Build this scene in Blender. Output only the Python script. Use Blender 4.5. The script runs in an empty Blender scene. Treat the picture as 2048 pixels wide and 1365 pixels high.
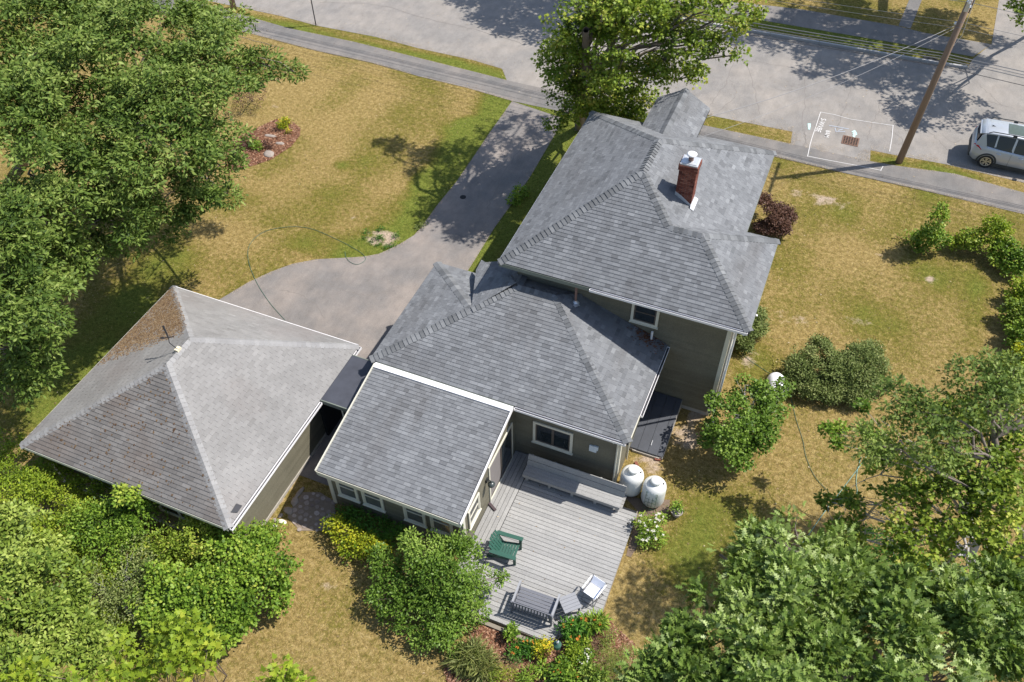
import bpy, bmesh, math, random
import numpy as np
from mathutils import Vector, Matrix, Quaternion
R_ = math.radians
scene = bpy.context.scene
COL = scene.collection

# ---------------------------------------------------------------- camera, world, sun, exposure
CAM_F, CAM_P, CAM_R, CAM_Y, CAM_H = 1741.0, R_(47.86), R_(-0.67), R_(-23.04), 25.0
_fw = np.array([math.sin(CAM_Y)*math.cos(CAM_P), math.cos(CAM_Y)*math.cos(CAM_P), -math.sin(CAM_P)])
_rt = np.array([math.cos(CAM_Y), -math.sin(CAM_Y), 0.0])
_up = np.cross(_rt, _fw)
_c, _s = math.cos(CAM_R), math.sin(CAM_R)
_RT, _UP = _c*_rt + _s*_up, -_s*_rt + _c*_up
cam_data = bpy.data.cameras.new('camera')
cam = bpy.data.objects.new('camera', cam_data); COL.objects.link(cam)
cam.matrix_world = Matrix(((_RT[0], _UP[0], -_fw[0], 0), (_RT[1], _UP[1], -_fw[1], 0), (_RT[2], _UP[2], -_fw[2], CAM_H), (0, 0, 0, 1)))
cam_data.sensor_width = 36.0; cam_data.lens = CAM_F/2048*36.0
cam_data.clip_start = 0.5; cam_data.clip_end = 1500
scene.camera = cam
SUN_AZ, SUN_EL = R_(31.9), R_(55.4)            # azimuth from +X towards +Y
SUN = Vector((math.cos(SUN_AZ)*math.cos(SUN_EL), math.sin(SUN_AZ)*math.cos(SUN_EL), math.sin(SUN_EL)))
world = bpy.data.worlds.new('World'); scene.world = world; world.use_nodes = True
wn = world.node_tree.nodes; wl = world.node_tree.links
sky = wn.new('ShaderNodeTexSky'); sky.sky_type = 'NISHITA'; sky.sun_disc = False
sky.sun_elevation = SUN_EL; sky.sun_rotation = R_(90) - SUN_AZ
wn['Background'].inputs['Strength'].default_value = 0.12
wl.new(sky.outputs['Color'], wn['Background'].inputs['Color'])
sl = bpy.data.lights.new('sun', 'SUN'); sl.energy = 4.5; sl.angle = R_(0.53); sl.color = (1.0, 0.955, 0.89)
so = bpy.data.objects.new('sun', sl); COL.objects.link(so)
so.rotation_euler = SUN.to_track_quat('Z', 'Y').to_euler(); so.location = (20, 60, 60)
vs = scene.view_settings
vs.view_transform = 'Standard'; vs.look = 'None'; vs.gamma = 1.0; vs.exposure = 0.58; vs.use_curve_mapping = False
scene.render.engine = 'CYCLES'

# ---------------------------------------------------------------- helpers: where a ray of the survey camera meets a plane
def _ray(px, py):
    return _RT*((px-1024)/CAM_F) - _UP*((py-682.5)/CAM_F) + _fw
def at(px, py, z=0.0):
    d = _ray(px, py); t = (CAM_H - z)/-d[2]
    return Vector((d[0]*t, d[1]*t, z))
def at_y(px, py, y):
    d = _ray(px, py); t = y/d[1]; return Vector((d[0]*t, y, CAM_H + d[2]*t))
def at_plane(px, py, p0, p1, p2):
    p0, p1, p2 = Vector(p0), Vector(p1), Vector(p2); n = (p1-p0).cross(p2-p0); d = Vector(_ray(px, py)); o = Vector((0, 0, CAM_H)); return o + d*((p0-o).dot(n)/d.dot(n))
def pts(l, z=0.0): return [at(x, y, z) for x, y in l]

# ---------------------------------------------------------------- materials
def new_mat(name):
    m = bpy.data.materials.new(name); m.use_nodes = True
    return m, m.node_tree.nodes, m.node_tree.links, m.node_tree.nodes['Principled BSDF']
def mix(nt, a, b, fac, mode='MIX'):
    n = nt.nodes.new('ShaderNodeMix'); n.data_type = 'RGBA'; n.blend_type = mode
    for s, v in ((n.inputs[0], fac), (n.inputs[6], a), (n.inputs[7], b)):
        if isinstance(v, bpy.types.NodeSocket): nt.links.new(v, s)
        elif isinstance(v, (tuple, list)): s.default_value = (*v[:3], 1)
        else: s.default_value = v
    return n.outputs[2]
def ramp(nt, fac, stops):
    n = nt.nodes.new('ShaderNodeValToRGB'); e = n.color_ramp.elements
    while len(e) < len(stops): e.new(0.5)
    for i, (p, c) in enumerate(stops):
        e[i].position = p; e[i].color = (*c, 1) if len(c) == 3 else c
    nt.links.new(fac, n.inputs[0]); return n.outputs[0]
def noise(nt, scale, detail=4, rough=0.55, vec=None, sx=None, out=0):
    tc = nt.nodes.new('ShaderNodeTexCoord'); n = nt.nodes.new('ShaderNodeTexNoise')
    n.inputs['Scale'].default_value = scale; n.inputs['Detail'].default_value = detail; n.inputs['Roughness'].default_value = rough
    if sx:
        mp = nt.nodes.new('ShaderNodeMapping'); mp.inputs['Scale'].default_value = sx
        nt.links.new(tc.outputs['Object'], mp.inputs[0]); nt.links.new(mp.outputs[0], n.inputs['Vector'])
    else: nt.links.new(tc.outputs['Object'], n.inputs['Vector'])
    return n.outputs[out]
def attr(nt, name, kind='Fac'):
    n = nt.nodes.new('ShaderNodeAttribute'); n.attribute_name = name; return n.outputs[kind]
def mathn(nt, op, a, b=None):
    n = nt.nodes.new('ShaderNodeMath'); n.operation = op
    for i, v in ((0, a), (1, b)):
        if v is None: continue
        if isinstance(v, bpy.types.NodeSocket): nt.links.new(v, n.inputs[i])
        else: n.inputs[i].default_value = v
    return n.outputs[0]
def bump(nt, bsdf, h, strength=0.3, dist=0.01):
    n = nt.nodes.new('ShaderNodeBump'); n.inputs['Strength'].default_value = strength; n.inputs['Distance'].default_value = dist
    nt.links.new(h, n.inputs['Height']); nt.links.new(n.outputs[0], bsdf.inputs['Normal'])
def simple(name, col, rough=0.6, metal=0.0, var=0.12, nscale=6.0, spec=0.5, bmp=0.0, sx=None):
    m, N, L, b = new_mat(name); nt = m.node_tree
    f = noise(nt, nscale, 5, 0.6, sx=sx)
    c = mix(nt, tuple(x*(1-var) for x in col), tuple(min(1, x*(1+var)) for x in col), f)
    L.new(c, b.inputs['Base Color']); b.inputs['Roughness'].default_value = rough; b.inputs['Metallic'].default_value = metal
    b.inputs['Specular IOR Level'].default_value = spec
    if bmp: bump(nt, b, f, bmp)
    return m
def toned(name, stops, rough=0.85, nscale=3.0, namt=0.25, bmp=0.25, spec=0.3, fine=90.0, stain=None):
    """per-piece colour from the 'tone' face attribute, broken up by two noises"""
    m, N, L, b = new_mat(name); nt = m.node_tree
    c = ramp(nt, attr(nt, 'tone'), stops)
    n1 = noise(nt, nscale, 5, 0.65); n2 = noise(nt, fine, 3, 0.7)
    g1 = ramp(nt, n1, [(0.25, (1-namt,)*3), (0.75, (1+namt*0.6,)*3)])
    c = mix(nt, c, g1, 1.0, 'MULTIPLY')
    g2 = ramp(nt, n2, [(0.3, (0.78,)*3), (0.7, (1.18,)*3)])
    c = mix(nt, c, g2, 1.0, 'MULTIPLY')
    if stain:
        s = noise(nt, stain[0], 3, 0.5, sx=stain[3] if len(stain) > 3 else None)
        c = mix(nt, c, stain[1], mathn(nt, 'MULTIPLY', ramp(nt, s, [(0.5, (0, 0, 0)), (0.72, (1, 1, 1))]), stain[2]))
    L.new(c, b.inputs['Base Color']); b.inputs['Roughness'].default_value = rough; b.inputs['Specular IOR Level'].default_value = spec
    if bmp: bump(nt, b, n2, bmp, 0.006)
    return m
LEAF_GAIN = 1.0
def leafmat(name, stops, trans=0.25, rough=0.5, spec=0.4):
    m, N, L, b = new_mat(name); nt = m.node_tree
    c = ramp(nt, attr(nt, 'tone'), [(q, tuple(min(.9, x*LEAF_GAIN) for x in cc)) for q, cc in stops])
    L.new(c, b.inputs['Base Color']); b.inputs['Roughness'].default_value = rough; b.inputs['Specular IOR Level'].default_value = spec*.5
    t = N.new('ShaderNodeBsdfTranslucent'); L.new(mix(nt, c, (1.0, 1.0, 0.35), 1.0, 'MULTIPLY'), t.inputs['Color'])
    ms = N.new('ShaderNodeMixShader'); ms.inputs[0].default_value = trans
    L.new(b.outputs[0], ms.inputs[1]); L.new(t.outputs[0], ms.inputs[2]); L.new(ms.outputs[0], N['Material Output'].inputs[0])
    return m
M = {}

# ---------------------------------------------------------------- objects
def link(o, parent=None):
    COL.objects.link(o)
    if parent is not None: o.parent = parent
    return o
OFF = {}                                       # world position of each thing's base
def thing(name, label, cat, loc, group=None):
    o = bpy.data.objects.new(name, None); link(o); o.location = loc; o.empty_display_size = 0.3
    o['label'] = label; o['category'] = cat
    if group: o['group'] = group
    OFF[o] = Vector(loc); return o
def tag(o, label, cat, group=None):
    o['label'] = label; o['category'] = cat
    if group: o['group'] = group
    return o
class MB:
    def __init__(s): s.v = []; s.f = []; s.t = []; s.n = 0
    def add(s, verts, faces, tone=0.5):
        b = len(s.v); s.v += [tuple(v) for v in verts]; s.f += [[i+b for i in f] for f in faces]; s.t += [tone]*len(faces)
    def hexa(s, c, tone=0.5):
        s.add(c, [(0,3,2,1),(4,5,6,7),(0,1,5,4),(1,2,6,5),(2,3,7,6),(3,0,4,7)], tone)
    def box(s, x0, x1, y0, y1, z0, z1, tone=0.5):
        s.hexa([(x0,y0,z0),(x1,y0,z0),(x1,y1,z0),(x0,y1,z0),(x0,y0,z1),(x1,y0,z1),(x1,y1,z1),(x0,y1,z1)], tone)
    def beam(s, p, q, w, h, up=(0,0,1), tone=0.5):
        p = Vector(p); q = Vector(q); d = (q-p).normalized(); up = Vector(up)
        if abs(d.dot(up)) > 0.98: up = Vector((0,1,0))
        a = d.cross(up).normalized()*(w/2); u = a.cross(d).normalized()*(h/2)
        s.hexa([p-a-u, q-a-u, q+a-u, p+a-u, p-a+u, q-a+u, q+a+u, p+a+u], tone)
    def tube(s, P, rad, n=8, cap=True, tone=0.5):
        P = [Vector(p) for p in P]; R = rad if isinstance(rad, (list, tuple)) else [rad]*len(P)
        ring = []; prev = None
        for i, p in enumerate(P):
            d = (P[min(i+1, len(P)-1)] - P[max(i-1, 0)]).normalized()
            a = (prev - d*prev.dot(d)) if prev else d.cross(Vector((0,0,1)) if abs(d.z) < 0.9 else Vector((1,0,0)))
            a.normalize(); prev = a; b = d.cross(a)
            ring.append([p + (a*math.cos(2*math.pi*k/n) + b*math.sin(2*math.pi*k/n))*R[i] for k in range(n)])
        fs = [(i*n+k, i*n+(k+1)%n, (i+1)*n+(k+1)%n, (i+1)*n+k) for i in range(len(P)-1) for k in range(n)]
        if cap: fs += [tuple(range(n-1, -1, -1)), tuple((len(P)-1)*n+k for k in range(n))]
        s.add([v for r in ring for v in r], fs, tone)
    def lathe(s, c, prof, n=24, tone=0.5, axis=None, cap=True):
        c = Vector(c); vs_ = []
        for r, z in prof:
            for k in range(n):
                a = 2*math.pi*k/n; v = Vector((r*math.cos(a), r*math.sin(a), z))
                if axis: v = axis @ v
                vs_.append(c+v)
        fs = [(i*n+k, i*n+(k+1)%n, (i+1)*n+(k+1)%n, (i+1)*n+k) for i in range(len(prof)-1) for k in range(n)]
        if cap: fs += [tuple(range(n-1, -1, -1)), tuple((len(prof)-1)*n+k for k in range(n))]
        s.add(vs_, fs, tone)
    def prism(s, poly, z0, z1, tone=0.5):
        n = len(poly)
        s.add([(p[0], p[1], z0) for p in poly] + [(p[0], p[1], z1) for p in poly],
              [tuple(range(n-1, -1, -1)), tuple(range(n, 2*n))] + [(i, (i+1) % n, n+(i+1) % n, n+i) for i in range(n)], tone)
    def build(s, name, m, parent=None, smooth=False, kind=None, label=None):
        off = Vector((0,0,0)); p = parent
        while p is not None:
            if p in OFF: off = OFF[p]
            p = p.parent
        me = bpy.data.meshes.new(name)
        me.from_pydata([(v[0]-off.x, v[1]-off.y, v[2]-off.z) for v in s.v], [], s.f)
        me.materials.append(m)
        a = me.attributes.new('tone', 'FLOAT', 'FACE'); a.data.foreach_set('value', np.array(s.t, dtype=np.float32))
        if smooth: me.shade_smooth() if hasattr(me, 'shade_smooth') else None
        o = bpy.data.objects.new(name, me); link(o, parent)
        if kind: o['kind'] = kind
        if label: o['label'] = label
        return o
def one(name, m, fn, parent=None, **k):
    b = MB(); fn(b); return b.build(name, m, parent, **k)
def sheet(name, poly, z, m, parent=None, kind='structure'):
    b = MB(); b.add([(p[0], p[1], z) for p in poly], [tuple(range(len(poly)))])
    o = b.build(name, m, parent)
    if kind and parent is None: o['kind'] = kind
    me = o.data
    if me.polygons[0].normal.z < 0: me.flip_normals()
    return o
def strip(b, line, w, z, tone=0.5):
    P = [Vector((p[0], p[1], 0)) for p in line]; L = []; Rr = []
    for i, p in enumerate(P):
        d = (P[min(i+1, len(P)-1)] - P[max(i-1, 0)]).normalized(); n = Vector((-d.y, d.x, 0))*w/2
        L.append((p.x+n.x, p.y+n.y, z)); Rr.append((p.x-n.x, p.y-n.y, z))
    n = len(P); b.add(L+Rr, [(n+i, n+i+1, i+1, i) for i in range(n-1)], tone)
def smoothline(P, k=6):
    P = [Vector(p) for p in P]; out = []
    for i in range(len(P)-1):
        p0, p1, p2, p3 = P[max(i-1, 0)], P[i], P[i+1], P[min(i+2, len(P)-1)]
        for j in range(k):
            t = j/k; out.append(0.5*((2*p1) + (p2-p0)*t + (2*p0-5*p1+4*p2-p3)*t*t + (3*p1-p0-3*p2+p3)*t*t*t))
    return out + [P[-1]]

# ---- laid pieces (shingles, clapboards, bricks): clipped rectangles on a plane, each a little proud
def clip_half(poly, a, b, c):
    out = []
    for i in range(len(poly)):
        p, q = poly[i], poly[(i+1) % len(poly)]
        dp, dq = a*p[0]+b*p[1]-c, a*q[0]+b*q[1]-c
        if dp >= 0: out.append(p)
        if dp*dq < 0:
            t = dp/(dp-dq); out.append((p[0]+(q[0]-p[0])*t, p[1]+(q[1]-p[1])*t))
    return out
def clip_poly(sub, cl):
    ar = sum(cl[i][0]*cl[(i+1) % len(cl)][1] - cl[(i+1) % len(cl)][0]*cl[i][1] for i in range(len(cl)))
    C_ = cl if ar > 0 else cl[::-1]
    for i in range(len(C_)):
        p, q = C_[i], C_[(i+1) % len(C_)]; a, b = -(q[1]-p[1]), (q[0]-p[0])
        sub = clip_half(sub, a, b, a*p[0]+b*p[1])
        if len(sub) < 3: return []
    return sub
def poly_area(p): return abs(sum(p[i][0]*p[(i+1) % len(p)][1] - p[(i+1) % len(p)][0]*p[i][1] for i in range(len(p))))/2
def lay(poly3, U, out, e, wf, gap, t, sink, rng, tonef, v_anchor=None, tilt=True, vgap=0.0, stagger=None):
    """fills sink with (centre, verts, faces, tone)"""
    P = [Vector(p) for p in poly3]; U = Vector(U).normalized(); n = (P[1]-P[0]).cross(P[2]-P[0]).normalized()
    if n.dot(Vector(out)) < 0: n = -n
    V = n.cross(U).normalized()
    if V.z < 0: V = -V
    o = P[0]; uv = [((p-o).dot(U), (p-o).dot(V)) for p in P]
    u0, u1 = min(p[0] for p in uv), max(p[0] for p in uv); v0, v1 = min(p[1] for p in uv), max(p[1] for p in uv)
    k = 0; v = v0 if v_anchor is None else v_anchor
    while v < v1:
        u = u0 - rng.random()*wf() if stagger is None else u0 - stagger*(k % 2)
        while u < u1:
            w = wf(); q = clip_poly([(u+gap, v+vgap), (u+w-gap, v+vgap), (u+w-gap, v+e), (u+gap, v+e)], uv)
            if len(q) >= 3 and poly_area(q) > 0.0004:
                j = rng.uniform(-0.0012, 0.0012)
                top = [o + U*a + V*b + n*((t*(1-(b-v)/e) if tilt else t) + 0.003 + j) for a, b in q]
                bot = [o + U*a + V*b - n*0.004 for a, b in q]
                m_ = len(q); c = sum(top, Vector())/m_
                ar = sum(q[i][0]*q[(i+1) % m_][1] - q[(i+1) % m_][0]*q[i][1] for i in range(m_))
                flip = (ar > 0) != (U.cross(V).dot(n) > 0)
                f = [tuple(range(m_))] + [(i, m_+i, m_+(i+1) % m_, (i+1) % m_) for i in range(m_)]
                if flip: f = [x[::-1] for x in f]
                sink.append((c, top+bot, f, tonef(c, k)))
            u += w
        v += e; k += 1
def emit(sink, name, m, parent, nparts, field=None):
    """the nparts pieces that show largest (nearest the camera) are parts, the rest one 'stuff' part"""
    cp = Vector((0, 0, CAM_H)); sink.sort(key=lambda s: -poly_len(s[1])/(s[0]-cp).length)
    for c, v, f, t in sink[:nparts]:
        b = MB(); b.add(v, f, t); b.build(name, m, parent)
    b = MB()
    for c, v, f, t in sink[nparts:]: b.add(v, f, t)
    if b.v: b.build(field or name, m, parent, kind='stuff')
def poly_len(v):
    k = len(v)//2; return min(sum((v[i]-v[(i+1) % k]).length for i in range(k)), 0.9)**2
def caps(line, nl, nr, sink, rng, e=0.155, w=0.165, tonef=None, t=0.034):
    """ridge or hip caps folded over a line; nl, nr = normals of the planes on each side"""
    a, b = Vector(line[0]), Vector(line[1]); d = (b-a).normalized(); L = (b-a).length; n = int(L/e)
    nl, nr = Vector(nl).normalized(), Vector(nr).normalized(); sl_ = nl.cross(d).normalized(); sr = nr.cross(d).normalized()
    if sl_.dot(nr) > 0: sl_ = -sl_
    if sr.dot(nl) > 0: sr = -sr
    m = (nl+nr).normalized()
    for i in range(n):
        p, q = a + d*(i*e), a + d*((i+1)*e*1.0); k = rng.uniform(-0.003, 0.003)
        T = [p+sl_*w+nl*(t+.004+k), p+m*(t+.016+k), p+sr*w+nr*(t+.004+k), q+sl_*w+nl*(.007), q+m*(.019), q+sr*w+nr*(.007)]
        B = [x - m*0.03 for x in T]
        f = [(0, 1, 4, 3), (1, 2, 5, 4), (0, 6, 7, 1), (1, 7, 8, 2), (3, 4, 10, 9), (4, 5, 11, 10), (0, 3, 9, 6), (2, 8, 11, 5)]
        sink.append((p, T+B, f, tonef() if tonef else rng.random()))
# ---------------------------------------------------------------- noise in plain numbers (for patches of turf, gaps in crowns)
_rs = np.random.RandomState(7); _tab = _rs.rand(64, 64, 64)
def vnoise(x, y, z=0.0):
    x = np.asarray(x, float); y = np.asarray(y, float)+0*x; z = np.asarray(z, float)+0*x
    xi, yi, zi = np.floor(x).astype(int), np.floor(y).astype(int), np.floor(z).astype(int)
    fx, fy, fz = x-xi, y-yi, z-zi; fx, fy, fz = [f*f*(3-2*f) for f in (fx, fy, fz)]; r = 0
    for a in (0, 1):
        for b in (0, 1):
            for c in (0, 1):
                r = r + _tab[(xi+a) % 64, (yi+b) % 64, (zi+c) % 64]*(fx if a else 1-fx)*(fy if b else 1-fy)*(fz if c else 1-fz)
    return r
def fbm(x, y, z=0.0, o=4):
    r = 0; a = 0.5
    for i in range(o): r = r + a*vnoise(np.asarray(x)*2**i+i*7.3, np.asarray(y)*2**i+i*3.1, np.asarray(z)*2**i); a *= 0.5
    return r/(1-0.5**o)

# ---------------------------------------------------------------- ground outlines (surveyed in metres through at())
DRIVE_L = pts([(1024,203),(982,262),(945,317),(912,365),(876,409),(850,445),(828,471),(799,489),(759,508),(726,514),(674,517),(634,519),(586,528),(542,544),(495,566),(440,599),(380,640)])
DRIVE_R = pts([(1128,238),(1099,288),(1063,350),(1026,405),(989,456),(953,515),(934,545)])
MULCH_FRONT = pts([(452,300),(470,278),(520,254),(552,239),(586,245),(601,257),(600,272),(582,294),(542,320),(487,338),(455,345)])
MULCH_BACK = pts([(905,1420),(890,1340),(915,1295),(950,1262),(973,1245),(1040,1276),(1094,1291),(1120,1279),(1203,1240),(1222,1246),(1270,1290),(1262,1350),(1262,1420)])
MULCH_TANK = pts([(1245,990),(1290,1000),(1340,1000),(1338,1030),(1300,1030),(1285,1075),(1262,1115),(1252,1112),(1275,1022)])
def seg_dist(x, y, line):
    d = np.full(x.shape, 1e9)
    for p, q in zip(line[:-1], line[1:]):
        vx, vy = q[0]-p[0], q[1]-p[1]; t = np.clip(((x-p[0])*vx+(y-p[1])*vy)/(vx*vx+vy*vy), 0, 1)
        d = np.minimum(d, np.hypot(x-p[0]-t*vx, y-p[1]-t*vy))
    return d
def inside(x, y, poly):
    r = np.zeros(x.shape, bool); n = len(poly)
    for i in range(n):
        x0, y0, x1, y1 = poly[i][0], poly[i][1], poly[(i+1) % n][0], poly[(i+1) % n][1]
        c = ((y0 > y) != (y1 > y)) & (x < (x1-x0)*(y-y0)/((y1-y0) or 1e-9)+x0); r ^= c
    return r
def blob(x, y, p, rx, ry, soft=0.5):
    q = at(*p); d = np.hypot((x-q.x)/rx, (y-q.y)/ry); d = d + 0.5*(fbm(x*1.1+q.x, y*1.1, 3.3)-0.5)
    return np.clip((1-d)/soft, 0, 1)
def turf(x, y):
    """green share and bare share of the lawn at x, y"""
    g = fbm(x*0.16+3, y*0.16, 1.0); g2 = fbm(x*0.55, y*0.55, 5.0)
    green = 0.29 - 0.10*(x > -3) + 0.9*(g-0.5) + 0.9*(g2-0.5)
    green = green + 0.10*np.sin(x*1.25+2*g)                     # mowing runs
    dl = seg_dist(x, y, DRIVE_L); dr = seg_dist(x, y, DRIVE_R)
    side = (x < 0)
    rag = fbm(x*1.3, y*1.3, 11.0)
    green = green + (0.45+0.7*rag)*np.clip(1.4-dl/(0.9+1.5*g2), 0, 1)*(y > 22)*np.clip((y-20)/7, 0.2, 1) + (0.6+.4*rag)*np.clip(1.35-dr/1.6, 0, 1)
    for p, rx, ry, a in [((960,250),1.6,3.5,.35),((830,310),2.6,2.2,.12),((690,590),5,2.5,0),((300,560),4.5,3.5,.5),((200,700),3,4,.55),((120,800),3,3,.6),((1050,380),1.2,6,.6),
                         ((1400,1050),1.8,2.6,.35),((1480,1000),2.0,2.0,.35),((1350,1120),2.0,2.0,.22),((650,1030),1.2,.7,.4),((1700,620),2.5,3.2,.2),((1880,560),2,2.2,.22),((1950,620),.8,4,.35),((1690,420),1,2,.25),((720,65),6,.6,.5),
                         ((880,120),7,.6,.55),((600,60),6,.9,.7),((560,45),4,.8,.5),((960,150),3,.5,.4),((1900,345),3,.4,.5),((1780,320),1,.5,.45),((1700,75),9,1.6,.9),((1480,30),5,1.6,.75),((680,330),.5,.5,.6),((700,520),1.2,.6,.5),((1560,480),1.5,.8,.15),((1000,1330),2,1,.2),((620,480),3,1,.1)]:
        green = green + a*blob(x, y, p, rx, ry, 0.8)
    bare = np.clip((fbm(x*0.8+9, y*0.8, 2.0)-0.66)*5, 0, 1)*0.5
    for p, rx, ry, a in [((765,478),1.3,.85,1.0),((700,435),.3,.2,.8),((1640,400),2.2,1.0,.75),((1590,640),1.5,1.2,.5),((1700,640),1.5,.8,.5),((1860,560),.45,.35,.9),((1290,925),.9,.6,.95),((1370,880),.9,.9,.75),((655,1170),.6,.5,.5),((800,1255),1.4,.6,.3),
                         ((1600,560),1.2,1.6,.35),((1395,820),.5,1.5,.8),((1500,710),.5,1.2,.7),((545,1010),.35,2.2,.95),((590,1330),2,.9,.4),((560,690),1.5,.6,.2),((850,480),.6,.4,.3),((1755,430),.3,2.0,.4),((1530,480),.8,.6,.6),((1220,1150),.18,2.0,.8)]:
        bare = np.maximum(bare, a*blob(x, y, p, rx, ry, 0.7))
    bare = bare*np.clip(0.35+1.5*(fbm(x*2.6, y*2.6, 8.0)-0.25), 0, 1)
    return np.clip(green, 0, 1), np.clip(bare, 0, 1)

xs = np.concatenate([[-400, -200, -120, -80], np.arange(-62, 22.01, 0.25), [30, 50, 100, 200, 400]])
ys = np.concatenate([[-200, -100, -50, -20], np.arange(-4, 72.01, 0.25), [90, 130, 200, 400]])
X, Y = np.meshgrid(xs, ys); gr, br = turf(X, Y)
Z = 0.012*(fbm(X*0.4, Y*0.4, 0.5)-0.5) - 0.004
me = bpy.data.meshes.new('lawn'); nx, ny = len(xs), len(ys)
vv = np.stack([X, Y, Z], -1).reshape(-1, 3); me.vertices.add(len(vv)); me.vertices.foreach_set('co', vv.ravel())
i0 = (np.arange(ny-1)[:, None]*nx + np.arange(nx-1)[None, :]).ravel(); quads = np.stack([i0, i0+1, i0+1+nx, i0+nx], -1)
me.loops.add(quads.size); me.loops.foreach_set('vertex_index', quads.ravel()); me.polygons.add(len(quads))
me.polygons.foreach_set('loop_start', np.arange(len(quads))*4); me.update(calc_edges=True)
for nm, arr in (('green', gr), ('bare', br)):
    a = me.attributes.new(nm, 'FLOAT', 'POINT'); a.data.foreach_set('value', arr.astype(np.float32).ravel())
lawn = bpy.data.objects.new('ground', me); link(lawn); lawn['kind'] = 'structure'
m, N, L, b = new_mat('dry_lawn'); nt = m.node_tree
n1 = noise(nt, 5.5, 6, 0.7); n2 = noise(nt, 60, 4, 0.75); n3 = noise(nt, 22, 3, 0.7, sx=(1.0, 0.35, 1))
dry = ramp(nt, n1, [(0.28, (0.140, 0.097, 0.030)), (0.5, (0.268, 0.193, 0.070)), (0.75, (0.42, 0.315, 0.138))])
gre = ramp(nt, n1, [(0.28, (0.060, 0.080, 0.012)), (0.5, (0.125, 0.148, 0.024)), (0.78, (0.22, 0.228, 0.05))])
ba = ramp(nt, n2, [(0.3, (0.28, 0.21, 0.15)), (0.7, (0.48, 0.38, 0.29))])
gf = mathn(nt, 'ADD', attr(nt, 'green'), mathn(nt, 'ADD', mathn(nt, 'MULTIPLY', mathn(nt, 'SUBTRACT', n3, 0.5), 1.2), mathn(nt, 'MULTIPLY', mathn(nt, 'SUBTRACT', noise(nt, 4.2, 6, 0.78), 0.5), 1.9))); gf = ramp(nt, gf, [(0.15, (0, 0, 0)), (0.6, (1, 1, 1))])
oli = ramp(nt, n1, [(0.28, (0.066, 0.066, 0.010)), (0.5, (0.145, 0.126, 0.024)), (0.78, (0.26, 0.215, 0.060))])
c = mix(nt, dry, oli, gf); gh_ = ramp(nt, mathn(nt, 'ADD', attr(nt, 'green'), mathn(nt, 'MULTIPLY', mathn(nt, 'SUBTRACT', n3, 0.5), 0.8)), [(0.55, (0, 0, 0)), (1.0, (1, 1, 1))]); c = mix(nt, c, gre, gh_)
bf = mathn(nt, 'ADD', attr(nt, 'bare'), mathn(nt, 'MULTIPLY', mathn(nt, 'SUBTRACT', n1, 0.5), 0.9)); bf = ramp(nt, bf, [(0.35, (0, 0, 0)), (0.65, (1, 1, 1))])
c = mix(nt, c, ba, bf)
c = mix(nt, c, ramp(nt, n2, [(0.25, (0.55,)*3), (0.75, (1.45,)*3)]), 0.85, 'MULTIPLY')
n4 = noise(nt, 13, 4, 0.8); c = mix(nt, c, ramp(nt, n4, [(0.3, (0.62,)*3), (0.7, (1.36,)*3)]), 1.0, 'MULTIPLY'); n5 = noise(nt, 34, 3, 0.8, sx=(1, .5, 1)); c = mix(nt, c, ramp(nt, n5, [(0.32, (0.68,)*3), (0.68, (1.32,)*3)]), 1.0, 'MULTIPLY')
L.new(c, b.inputs['Base Color']); b.inputs['Roughness'].default_value = 0.95; b.inputs['Specular IOR Level'].default_value = 0.1
bump(nt, b, n2, 0.9, 0.03); me.materials.append(m)

# ---------------------------------------------------------------- paved ground
def asphalt(name, lo, hi, patch, patchamt, fine=130):
    m, N, L, b = new_mat(name); nt = m.node_tree
    f = noise(nt, fine, 3, 0.8); g = noise(nt, 0.45, 5, 0.6); h = noise(nt, 2.2, 5, 0.7, sx=(1, 0.5, 1))
    c = mix(nt, lo, hi, ramp(nt, f, [(0.32, (0, 0, 0)), (0.68, (1, 1, 1))]))
    c = mix(nt, c, patch, mathn(nt, 'MULTIPLY', ramp(nt, g, [(0.4, (0, 0, 0)), (0.68, (1, 1, 1))]), patchamt))
    c = mix(nt, c, ramp(nt, h, [(0.25, (0.80,)*3), (0.75, (1.14,)*3)]), 1.0, 'MULTIPLY'); st = noise(nt, 1.1, 6, 0.75); c = mix(nt, c, (0.10, 0.095, 0.09), mathn(nt, 'MULTIPLY', ramp(nt, st, [(0.60, (0, 0, 0)), (0.74, (1, 1, 1))]), 0.35)); c = mix(nt, c, ramp(nt, noise(nt, 24, 3, .8), [(0.3, (0.86,)*3), (0.7, (1.14,)*3)]), 1.0, 'MULTIPLY')
    L.new(c, b.inputs['Base Color']); b.inputs['Roughness'].default_value = 0.9; b.inputs['Specular IOR Level'].default_value = 0.2
    bump(nt, b, f, 0.4, 0.006); return m
M['road'] = asphalt('worn_asphalt', (0.145, 0.134, 0.124), (0.305, 0.286, 0.266), (0.335, 0.296, 0.256), 0.6)
M['drive'] = asphalt('driveway_asphalt', (0.115, 0.105, 0.100), (0.25, 0.234, 0.222), (0.30, 0.255, 0.222), 0.8, 150)
M['walk'] = asphalt('sidewalk_asphalt', (0.105, 0.099, 0.094), (0.215, 0.205, 0.195), (0.25, 0.22, 0.195), 0.7, 150)
M['dark_walk'] = asphalt('shaded_path_asphalt', (0.15, 0.15, 0.16), (0.23, 0.23, 0.24), (0.2, 0.19, 0.18), 0.5, 150)
RN = pts([(473,14),(564,33),(632,51.5),(752,74.5),(837,97),(947,121),(1004,138),(1014,162)])
RM = pts([(1302,226),(1306,204),(1413,230),(1585,264),(1581,288),(1740,323),(1741,301),(1792,311),(1891,329),(2048,366)])
FARK = pts([(1424,51),(1540,71),(1841,123),(1934,138),(1946,118)])
dk = (FARK[3]-FARK[0]).normalized(); FL = FARK[0] - dk*62
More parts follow.
